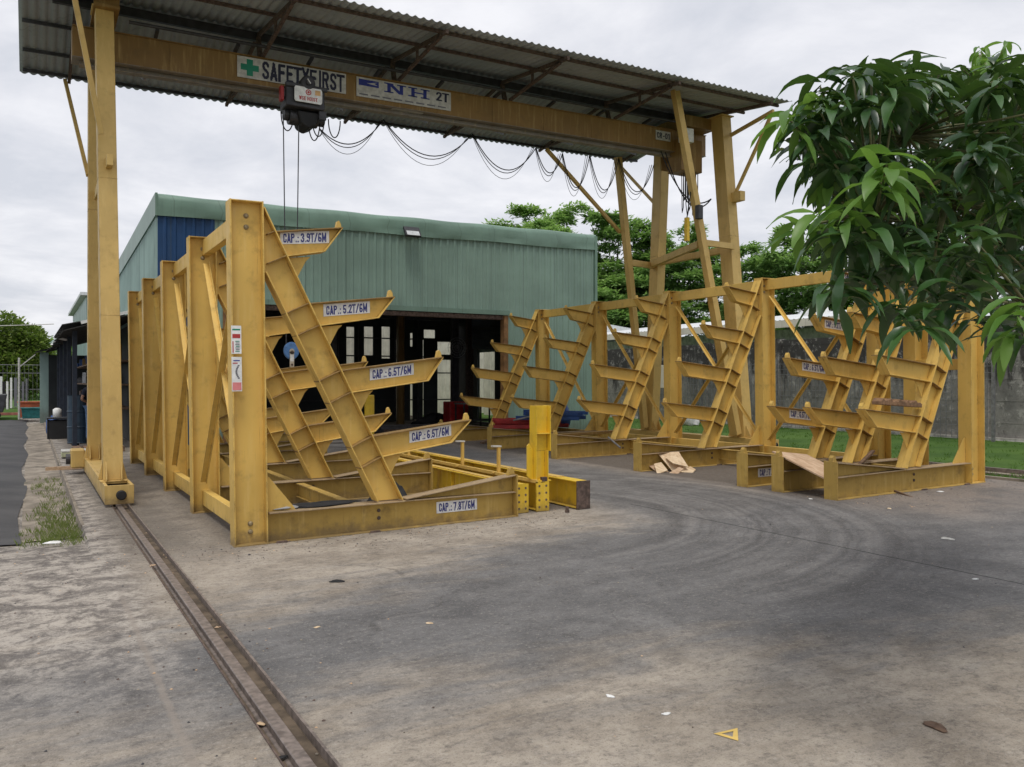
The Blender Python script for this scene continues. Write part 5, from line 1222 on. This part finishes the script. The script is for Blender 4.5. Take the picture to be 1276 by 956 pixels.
# ------------------------------------------------------------------ background: wall, fence, buildings
wl = thing('boundary_wall', 'long stained grey concrete boundary wall beyond the lawn', 'wall', (19.3, 10, .2))
mb = MB(); mb.box(-.08, .08, -16, 22, -.2, 2.62); 
for k in range(5): mb.box(-.085, -.0795, -16, 22, .45 + k * .5, .462 + k * .5)
mb.build('panel', M['wall'], wl)
for k in range(12): mb = MB(); y = -14 + k * 3.1; mb.box(-.13, .1, y - .1, y + .1, -.2, 2.66); mb.build('post', M['wall'], wl)
mb = MB(); mb.box(-.22, -.09, -16, 22, -.1, .12); mb.build('footing', simple('pale_footing', (.42, .40, .36), .9, 0, .3, 6), wl)
mf = thing('mesh_fence', 'low wire mesh fence standing just before the concrete wall', 'fence', (18.7, 12, g(18.7)))
mb = MB()
for k in range(90): y = -1 + k * .14; mb.box(-.006, .006, y - .006, y + .006, 0.05, 1.9)
for k in range(13): mb.box(-.006, .006, -1, 11.6, .05 + k * .15 , .062 + k * .15)
mb.build('wire_mesh', M['grey_steel'], mf)
for k in range(5): mb = MB(); y = -1 + k * 3.15; mb.box(-.03, .03, y - .03, y + .03, 0, 2.0); mb.build('post', M['grey_steel'], mf)
# neighbouring buildings
nb = thing('neighbour_building', 'long low building with pale corrugated roof beyond the boundary wall', 'building', (24, 12, 0))
mb = MB(); mb.box(0, 3.4, -18, 22, -.2, 3.5); mb.build('wall', simple('pale_render', (.55, .55, .53), .8), nb)
mb = MB()
for i in range(200): y = -18.5 + i * .205; mb.add([(-1.5, y, 3.68), (-1.5, y + .1, 3.73), (3.7, y + .1, 4.4), (3.7, y, 4.35)], [(0, 1, 2, 3)]); mb.add([(-1.5, y + .1, 3.73), (-1.5, y + .205, 3.68), (3.7, y + .205, 4.35), (3.7, y + .1, 4.4)], [(0, 1, 2, 3)])
mb.build('roof', M['white_roof'], nb, fix=False)
mb = MB(); mb.box(-1.58, -1.5, -18.5, 22.5, 3.45, 3.70); mb.build('eaves_board', M['cream_fascia'], nb)
wt = thing('water_tank', 'rounded white tank beyond the wall above the cream eaves', 'tank', at(1018, 388, 31) - Vector((0, 0, .8)))
mb = MB(); mb.lathe((0, 0, 0), [(0, 0), (.42, 0), (.45, .1), (.45, .7), (.38, .95), (.12, 1.02), (0, 1.03)], 24); mb.build('tank', M['white'], wt, smooth=True)
mb = MB(); mb.box(-.7, .7, -.7, .7, -.9, 0); mb.build('stand', M['grey_steel'], wt)
hb = thing('far_hall', 'tall white hall rising behind the mango leaves', 'building', (38, 16, 0))
mb = MB(); mb.box(0, 12, -10, 6, 0, 8.3); mb.build('wall', M['white_roof'], hb); mb = MB(); mb.box(-.3, 12.3, -10.3, 6.3, 8.31, 8.6); mb.build('roof', M['white_roof'], hb)
w2 = thing('far_hall', 'low white roofed hall glimpsed between the crane legs and the trees', 'building', (24, 36, 0))
mb = MB(); mb.box(-4, 6, -1.4, 2, 0, 3.9); mb.build('wall', M['white_roof'], w2)
mb = MB(); mb.pris([(-4.3, 3.91), (6.3, 3.91), (1, 4.5)], -1.7, 2.3); mb.build('roof', M['white_roof'], w2)
hb2 = thing('green_building', 'further green building rising behind the lean-to shed', 'building', (2.3, 44, 0))
mb = MB(); mb.box(0, 10, 0, 14, 0, 5.6); mb.build('wall', M['teal_pale'], hb2); mb = MB(); mb.box(-.25, 10.2, -.25, 14.2, 5.61, 5.75); mb.build('roof', M['white_roof'], hb2)
# white electrical panel board behind the racks
t = thing('panel_board', 'cream electrical panel box on a stand beyond the third rack frame', 'electrical box', (14.2, 17.2, g(14)))
mb = MB(); mb.box(-.22, .22, -.08, .08, 1.25, 1.85); mb.build('box', M['cream_fascia'], t, bevel=.01); mb = MB(); mb.box(-.03, .03, -.03, .03, 0, 1.25); mb.build('stand', M['grey_steel'], t)
crumple('white_sack', M['white'], (14.6, 16.4, g(14.6) + .3), .22, .22, .35, 'full white sack standing on the lawn behind the racks', 'sack', 13)
# left background: fence of wrapped stock, bins, dumpster
fn = thing('yard_fence', 'wire fence hung with black and white striped material at the far left', 'fence', (-2.4, 47.5, 0))
mb = MB(); rnd = random.Random(8)
for k in range(58): x = -7 + k * .162; mb.box(x, x + rnd.uniform(.08, .17), -.03, .03 + rnd.uniform(0, .06), .2 + rnd.uniform(0, .2), 1.75 + rnd.uniform(-.2, .12), rnd.choice((0, 1, 1, 2)))
mb.build('hung_strips', [M['black'], M['white'], M['grey_ink']], fn)
mb = MB()
for k in range(5): x = -7 + k * 2.6; mb.box(x - .03, x + .03, .1, .16, 0, 2.5)
for z in (.3, 1.2, 2.0, 2.4): mb.box(-7, 3.6, .12, .14, z, z + .03)
for k in range(60): x = -7 + k * .18; mb.box(x, x + .01, .12, .13, .3, 2.4)
mb.build('frame', M['grey_steel'], fn)
mb = MB(); mb.box(-14, 8, -.35, -.15, -.05, .12); o = mb.build('red_kerb', simple('red_white_kerb', (.35, .12, .10), .8)); o.location = (-4, 46.9, 0); struct(o)
t = thing('dumpster', 'dark grey wheeled bin standing on the grass at the far left edge', 'bin', (-1.75, 43.2, .0))
mb = MB(); mb.add([(-.9, -.4, .25), (.75, -.4, .25), (.75, .4, .25), (-.9, .4, .25), (-1.0, -.5, 1.05), (.9, -.5, 1.05), (.9, .5, 1.05), (-1.0, .5, 1.05)], [(3, 2, 1, 0), (4, 5, 6, 7), (0, 1, 5, 4), (1, 2, 6, 5), (2, 3, 7, 6), (3, 0, 4, 7)]); mb.build('body', simple('grey_bin', (.07, .07, .075), .6), t, bevel=.03)
for sx in (-.7, .55):
    mb = MB(); mb.lathe((sx, -.3, .13), [(0, -.04), (.13, -.04), (.13, .04), (0, .04)], 14, 0, 'y'); mb.build('wheel', M['black'], t)
for x, y, c, lb, w_ in ((.12, 42.2, 'teal_plastic', 'teal blue plastic tub on the verge beside the shed post', .85), (-.02, 43.4, 'orange', 'orange plastic tub behind the teal tub', .85)):
    t = thing('plastic_tub', lb, 'tub', (x, y, 0), 'plastic tubs on the verge'); h = .42 if c == 'teal_plastic' else .66
    mb = MB(); a = w_ / 2; mb.add([(-a * .9, -.3, 0), (a * .9, -.3, 0), (a * .9, .3, 0), (-a * .9, .3, 0), (-a, -.35, h), (a, -.35, h), (a, .35, h), (-a, .35, h)], [(3, 2, 1, 0), (4, 5, 6, 7), (0, 1, 5, 4), (1, 2, 6, 5), (2, 3, 7, 6), (3, 0, 4, 7)]); mb.build('body', M[c], t, bevel=.02)
    mb = MB(); mb.box(-a - .03, a + .03, -.38, .38, h, h + .05); mb.build('rim', M[c], t)
lp = thing('lamp_pole', 'thin white pole with bent arms left of the shed post', 'pole', (-.38, 41.0, 0))
mb = MB(); mb.cyl((0, 0, 0), (0, 0, 2.6), .04, 8); mb.build('pole', M['dull_white'], lp); mb = MB(); mb.bar((0, 0, 2.2), (.6, 0, 2.75), .04, .04); mb.build('arm', M['dull_white'], lp)
ob = thing('overhead_cable', 'thin overhead cable crossing the round tree at the left', 'cable', (-6, 45, 4.2)); mb = MB(); mb.tube(catenary((-6, 0, .0), (7, 0, .1), .25), .02, 5); mb.build('cable', M['dull_white'], ob)

# ------------------------------------------------------------------ trees
def leaf_quad(mb, p, d, up, L, W):
    d = d.normalized(); s_ = d.cross(up)
    if s_.length < 1e-3: s_ = Vector((1, 0, 0))
    s_.normalize(); a = p; b = p + d * L
    mb.add([a, p + d * L * .5 + s_ * W, b, p + d * L * .5 - s_ * W], [(0, 1, 2, 3)])
def spray_tree(name, label, base, h, rad, mat, seed, dens=1.0, layers=9, grp='trees beyond the wall', lsz=.15, trunkr=.18, low=.34):
    "layered feathery tree: long near-horizontal branches with flat sprays of small leaves"
    rnd = random.Random(seed); t = thing(name, label, 'tree', base, grp)
    tr = MB(); tr.tube([(rnd.uniform(-.1, .1) * (i > 0), rnd.uniform(-.1, .1) * (i > 0), h * .86 * i / 8) for i in range(9)], trunkr, 8, r1=.03)
    lf = MB()
    n = int(layers * 5)
    for k in range(n):
        f = low + (.98 - low) * (k + rnd.random()) / n; az = rnd.uniform(0, 2 * math.pi); z0 = h * f * .93
        R0 = rad * (1.05 - .80 * max(0, (f - .18) / .82) ** 1.4) * rnd.uniform(.55, 1.12)
        rise = rnd.uniform(.10, .42) * R0
        d = Vector((math.cos(az), math.sin(az), 0)); pts = []
        for i in range(7): u = i / 6; pts.append(Vector((0, 0, z0)) + d * (R0 * u) + Vector((0, 0, rise * math.sin(u * 2.0))))
        tr.tube(pts, .05 * (1.2 - f), 5, r1=.008)
        sd_ = Vector((-d.y, d.x, 0))
        m = int(R0 * 60 * dens)
        for q in range(m):
            u = rnd.uniform(.22, 1.03) ** .8; c = Vector((0, 0, z0)) + d * (R0 * u) + Vector((0, 0, rise * math.sin(u * 2.0)))
            wd = .42 * R0 * (1.15 - u) * 1.1 + .15
            off = rnd.gauss(0, .5) * wd; c = c + sd_ * off + Vector((0, 0, rnd.gauss(0, .10) - abs(off) * .12))
            ax = (d * rnd.uniform(.3, 1) + sd_ * (1 if off > 0 else -1) * rnd.uniform(.1, .9) + Vector((0, 0, rnd.uniform(-.35, .25)))).normalized()
            for w_ in range(4):
                pp = c + ax * (w_ * lsz * .45); side = (sd_ if w_ % 2 else -sd_) * rnd.uniform(.3, .9) + ax * .6 + Vector((0, 0, rnd.uniform(-.4, .4)))
                leaf_quad(lf, pp, side, Vector((rnd.uniform(-.4, .4), rnd.uniform(-.4, .4), 1)), lsz * rnd.uniform(.9, 1.6), lsz * .27)
    tr.build('trunk', M['bark'], t, smooth=True, fix=False); lf.build('crown', mat, t, fix=False)
    return t
def tpos(px, D, z=0): p = at(px, 475, D); return Vector((p.x, p.y, z))
spray_tree('feathery_tree', 'pale feathery tree top rising behind the green warehouse roof', tpos(678, 50), 12.7, 6.6, M['leaf_far'], 1, 0.85, lsz=0.24)
spray_tree('feathery_tree', 'broad layered green tree right of the warehouse, between the crane legs', tpos(770, 49), 12.0, 5.6, M['leaf_dark'], 2, 1.14, lsz=0.25)
spray_tree('feathery_tree', 'layered green tree directly behind the right crane legs', tpos(845, 47), 10.7, 4.6, M['leaf_dark'], 3, 1.08, lsz=0.24)
spray_tree('feathery_tree', 'layered tree just right of the tall right crane leg', tpos(925, 48), 10.1, 3.5, M['leaf_dark'], 5, 1.07, lsz=0.23)
spray_tree('feathery_tree', 'layered tree between the crane and the mango leaves', tpos(1003, 42), 9.6, 4.2, M['leaf_dark'], 4, 1.18, lsz=0.22)
spray_tree('feathery_tree', 'small feathery tree low behind the first arms of the right rack', tpos(745, 48), 8.6, 4.2, M['leaf_far'], 12, 0.82, lsz=0.26)
spray_tree('feathery_tree', 'feathery tree mostly hidden behind the mango leaves', tpos(1110, 42), 10.0, 4.3, M['leaf_dark'], 6, 1.04, lsz=0.22)
def round_tree(name, label, base, h, rad, mat, seed, grp, n=9000, lsz=.2, low=-.35):
    rnd = random.Random(seed); t = thing(name, label, 'tree', base, grp)
    tr = MB(); tr.tube([(0, 0, 0), (.05, 0, h * .3), (0, .05, h * .55)], .25, 8, r1=.12)
    cl = []
    for k in range(46):
        a = rnd.uniform(0, 2 * math.pi); e_ = math.asin(rnd.uniform(low, 1)); rr = rad * rnd.uniform(.55, .88)
        c = Vector((rr * math.cos(a) * math.cos(e_), rr * math.sin(a) * math.cos(e_), h * .58 + rr * .78 * math.sin(e_))); cl.append((c, rad * rnd.uniform(.20, .34)))
        tr.tube([(0, 0, h * .4), c * .6 + Vector((0, 0, h * .2)), c], .06, 5, r1=.01)
    lf = MB()
    for k in range(n):
        c, r_ = rnd.choice(cl); d = Vector((rnd.gauss(0, 1), rnd.gauss(0, 1), rnd.gauss(.2, 1))).normalized(); p = c + d * r_ * rnd.uniform(.75, 1.08)
        leaf_quad(lf, p, d + Vector((rnd.uniform(-1, 1), rnd.uniform(-1, 1), rnd.uniform(-.9, .4))), Vector((rnd.uniform(-1, 1), rnd.uniform(-1, 1), 1)), lsz * rnd.uniform(.7, 1.3), lsz * .3)
    tr.build('trunk', M['bark'], t, smooth=True, fix=False); lf.build('crown', mat, t, fix=False)
round_tree('round_tree', 'round leafy tree beyond the fence at the far left edge', tpos(6, 52), 5.5, 3.1, M['leaf_round'], 31, 'trees at the far left', 17000, .27, -.95)
round_tree('round_tree', 'round tree partly outside the left edge behind the striped fence', tpos(-95, 55), 5.6, 3.3, M['leaf_round'], 32, 'trees at the far left', 9000, .3, -.9)
round_tree('round_tree', 'low dark tree in the distance just left of the shed post', tpos(66, 82), 4.6, 3.6, M['leaf_dark'], 33, 'trees at the far left', 7000, .4, -.95)
round_tree('round_tree', 'low distant tree showing between the fence and the round tree', tpos(28, 88), 4.8, 4.4, M['leaf_dark'], 34, 'trees at the far left', 7000, .45, -.95)

mb = MB(); rnd = random.Random(91)
for c in range(1500):
    q = rnd.random()
    if q < .35: x, y = rnd.uniform(1.2, 5.5), rnd.gauss(8.1, .3)
    elif q < .6: x, y = rnd.uniform(8.6, 12.2), rnd.gauss(7.2, .5)
    elif q < .75: x, y = rnd.gauss(1.02, .12), rnd.uniform(2, 12)
    elif q < .9: x, y = rnd.uniform(-.6, .9), rnd.uniform(3, 11)
    else: x, y = rnd.uniform(0, 10), rnd.uniform(2.5, 9)
    r_ = rnd.uniform(.003, .011) * (1.6 if rnd.random() < .06 else 1); z = hgt(x, y) + .002; a = rnd.uniform(0, 6.28)
    if .915 < x < 1.125: z = -.034
    pts = [(x + r_ * rnd.uniform(.6, 1.3) * math.cos(a + k * 1.57), y + r_ * rnd.uniform(.6, 1.3) * math.sin(a + k * 1.57), z) for k in range(4)]
    mb.add(pts + [(x, y, z + r_ * .6)], [(0, 1, 4), (1, 2, 4), (2, 3, 4), (3, 0, 4)], rnd.choice((0, 0, 1, 1, 2, 3)))
o = mb.build('grit', [M['rust'], M['gutter'], M['ply'], M['dark_steel']], fix=False); struct(o, 'stuff'); o['label'] = 'loose grit and small chips scattered on the concrete'; o['category'] = 'grit'
# grass tufts in the gutter: uncountable, one object
mb = MB(); rnd = random.Random(6)
for c in range(230):
    cy = rnd.choice((rnd.uniform(9.6, 13.5), rnd.uniform(10, 17), rnd.uniform(9.5, 12.5))); cx_ = rnd.uniform(.08, .49) if rnd.random() < .8 else rnd.uniform(-.1, .3)
    for b_ in range(rnd.randint(6, 14)):
        p = Vector((cx_ + rnd.gauss(0, .03), cy + rnd.gauss(0, .05), hgt(cx_, cy) + .005)); a = rnd.uniform(0, 6.28); L = rnd.uniform(.03, .11); d = Vector((math.cos(a) * .5, math.sin(a) * .5, 1)).normalized()
        leaf_quad(mb, p, d, Vector((math.sin(a), -math.cos(a), .2)), L, .004)
o = mb.build('grass', leafm('gutter_grass', (.09, .13, .03), (.25, .27, .10), .3, .7, .2), fix=False); struct(o, 'stuff'); o['label'] = 'sparse green grass growing along the gutter'; o['category'] = 'grass'
mb = MB()
for c in range(2600):
    y = rnd.uniform(2, 24); x = rnd.choice((rnd.uniform(12.5, 13.6), rnd.uniform(12.5, 19)))
    for b_ in range(5):
        a = rnd.uniform(0, 6.28); leaf_quad(mb, Vector((x + rnd.gauss(0, .04), y + rnd.gauss(0, .04), g(x) + .005)), Vector((math.cos(a) * .6, math.sin(a) * .6, 1)), Vector((math.sin(a), -math.cos(a), .2)), rnd.uniform(.04, .09), .006)
o = mb.build('grass', leafm('lawn_grass', (.05, .12, .02), (.12, .22, .04), .3, .7, .2), fix=False); struct(o, 'stuff'); o['label'] = 'short green lawn grass behind the right racks'; o['category'] = 'grass'

# ------------------------------------------------------------------ mango tree in the foreground
def camv(r_, d_, z): return Vector((r_ * CT + d_ * ST, -r_ * ST + d_ * CT, z))
mt = thing('mango_tree', 'mango tree with long drooping glossy leaves reaching in from the right', 'tree', camv(4.6, 5.2, 0))
MO = -mt.location.copy()
class TM(MB):
    def build(s, *a, **k):
        s.v = [(x + MO.x, y + MO.y, z + MO.z) for x, y, z in s.v]; return MB.build(s, *a, **k)
rnd = random.Random(77)
def leaf(mb, p, d0, L, W, droop, roll):
    "long curved folded leaf along a drooping midrib"
    d = d0.normalized(); seg = 7; pts = [p.copy()]; dirs = [d.copy()]
    for i in range(seg):
        d = (d + Vector((0, 0, -droop / seg))).normalized(); pts.append(pts[-1] + d * (L / seg)); dirs.append(d.copy())
    side0 = d0.cross(Vector((0, 0, 1)))
    if side0.length < .05: side0 = Vector((1, 0, 0))
    side0.normalize(); side0 = (Matrix.Rotation(roll, 3, d0.normalized()) @ side0).normalized()
    o = len(mb.v); prof_ = [.04, .50, .86, 1.0, .95, .74, .42, .02]
    for i in range(seg + 1):
        s_ = side0 - dirs[i] * side0.dot(dirs[i]); s_.normalize(); nn = s_.cross(dirs[i]).normalized(); w_ = W * prof_[i]
        wav = .10 * W * math.sin(i * 1.9 + roll * 3)
        mb.v += [tuple(pts[i] + s_ * w_ + nn * (w_ * .32 + wav)), tuple(pts[i]), tuple(pts[i] - s_ * w_ + nn * (w_ * .32 - wav))]
    for i in range(seg):
        a = o + i * 3
        mb.f += [(a, a + 1, a + 4, a + 3), (a + 1, a + 2, a + 5, a + 4)]; mb.m += [0, 0]
dark, young, twigs = TM(), TM(), TM()
heads = []
def rosette(px, py, D, kind, n=None, hang=.75, L=.235, lean=(0, 0, 0)):
    c = at(px, py, D); n = n or rnd.randint(8, 11); heads.append(c)
    lean = Vector(lean)
    for i in range(n):
        a = 2 * math.pi * i / n * 2.4 + rnd.uniform(-.4, .4); el = rnd.uniform(-.35, .75)
        d = Vector((math.cos(a) * math.cos(el), math.sin(a) * math.cos(el), math.sin(el))) + lean
        leaf(dark if kind == 'd' else young, c + Vector((rnd.gauss(0, .012), rnd.gauss(0, .012), rnd.uniform(-.05, .04))), d, L * rnd.uniform(.55, 1.2), L * .108 * rnd.uniform(.7, 1.2), hang * rnd.uniform(1.0, 3.0), rnd.uniform(-.7, .7))
    return c
# measured sprays on the outline, then the filling of the crown
for (px, py, D, k) in ((1000, 135, 3.7, 'y'), (985, 150, 3.6, 'y'), (1022, 108, 3.7, 'd'), (1062, 92, 3.6, 'd'), (1085, 78, 3.7, 'd'), (1030, 160, 3.6, 'd'), (1000, 190, 3.9, 'd'), (1018, 175, 3.6, 'd'), (1042, 130, 3.9, 'd'),
                       (1040, 205, 3.6, 'd'), (1030, 235, 3.8, 'y'), (1060, 190, 3.8, 'd'), (1100, 110, 3.6, 'd'), (1130, 100, 3.8, 'd'), (1165, 115, 3.9, 'd'),
                       (1105, 205, 3.3, 'y'), (1098, 228, 3.3, 'y'), (1055, 268, 3.4, 'y'), (1020, 278, 3.5, 'y'), (1000, 282, 3.6, 'y'), (1040, 290, 3.4, 'd'), (1075, 290, 3.3, 'd'), (1130, 225, 3.6, 'd'),
                       (1048, 352, 3.3, 'd'), (1038, 365, 3.3, 'd'), (1075, 345, 3.5, 'd'), (1140, 400, 3.2, 'd'), (1120, 385, 3.3, 'd'), (1170, 375, 3.3, 'd'), (1195, 365, 3.3, 'd'), (1225, 350, 3.5, 'd'), (1110, 330, 3.4, 'd'),
                       (1150, 330, 3.4, 'd'), (1265, 405, 3.0, 'y'), (1280, 385, 3.0, 'y'), (1276, 420, 3.2, 'd'), (1205, 330, 3.4, 'd'), (1100, 300, 3.5, 'd'), (1215, 300, 3.3, 'd'), (1170, 290, 3.5, 'd')):
    rosette(px, py, D, k)
def inside(px, py):
    if px < 1010: return False
    top = 110 if px < 1060 else (88 if px < 1180 else 80)
    bot = 240 if px < 1040 else (315 if px < 1090 else (345 if px < 1240 else 350))
    if 1052 < px < 1088 and 135 < py < 190: return False
    if px < 1050 and 215 < py < 262: return False
    return top < py < bot
c_ = 0
while c_ < 215:
    px, py = rnd.uniform(1010, 1330), rnd.uniform(80, 385)
    if not inside(px, py): continue
    rosette(px, py, rnd.uniform(3.5, 5.2) if px < 1130 else rnd.uniform(3.6, 6.2), 'd' if rnd.random() < .96 else 'y'); c_ += 1
for i in range(26):   # pale young tips higher up at the right, further back
    rosette(rnd.gauss(1222, 26), rnd.gauss(82, 18), rnd.uniform(6.2, 7.0), 'y', 9, 1.0, .17)
for i in range(70): rosette(rnd.uniform(1120, 1330), rnd.uniform(120, 400), rnd.uniform(5.0, 7.0), 'd')
n_in = len(heads)
for i in range(110):  # the rest of the crown outside the picture, up to the trunk
    p = camv(rnd.uniform(2.6, 6.4), rnd.uniform(3.0, 7.6), rnd.uniform(2.0, 4.6))
    r_ = (p - Vector((0, 0, 0))); D = p.x * ST + p.y * CT; rr = p.x * CT - p.y * ST
    if rr / D < .64: continue
    rosette(638 + 1050 * rr / D, 475.5 - 1050 * (p.z - 1.6) / D, D, 'd')
# limbs: from the trunk to inner nodes, twigs from the nodes to each spray
top = camv(4.6, 5.2, 2.1)
twigs_tr = TM(); twigs_tr.tube([camv(4.6, 5.2, -.05), camv(4.62, 5.18, .8), camv(4.55, 5.2, 1.5), top], .17, 12, r1=.12); twigs_tr.build('trunk', M['bark'], mt, smooth=True, fix=False)
nodes = [at(1180, 250, 4.4), at(1130, 170, 4.3), at(1090, 270, 4.0), at(1230, 180, 5.0), at(1160, 340, 3.9), at(1300, 260, 4.6), at(1340, 140, 5.4), at(1225, 110, 6.6), at(1400, 300, 5.0), camv(5.6, 6.2, 3.6), camv(4.8, 4.0, 3.3), at(1280, 380, 3.6)]
par = {1: 0, 2: 0, 4: 0, 0: 5, 3: 6, 7: 6, 11: 5}
for i, nd in enumerate(nodes):
    s0 = nodes[par[i]] if i in par else top
    mid_ = s0.lerp(nd, .5) + Vector((rnd.uniform(-.06, .06), rnd.uniform(-.06, .06), rnd.uniform(.0, .12)))
    twigs.tube([s0, mid_, nd], .020 if i in par else .045, 7, r1=.010 if i in par else .02)
for hi_, h_ in enumerate(heads):
    nd = min((nodes if hi_ < n_in else [nodes[6], nodes[8], nodes[9], nodes[10]]), key=lambda q: (q - h_).length)
    mid_ = nd.lerp(h_, .55) + Vector((0, 0, -.03 + .05 * rnd.random())); twigs.tube([nd, mid_, h_], .008, 5, r1=.004)
twigs.build('branch', M['twig'], mt, smooth=True, fix=False)
dark.build('foliage', M['mango_dark'], mt, smooth=True, fix=False)
young.build('young_foliage', M['mango_young'], mt, smooth=True, fix=False)
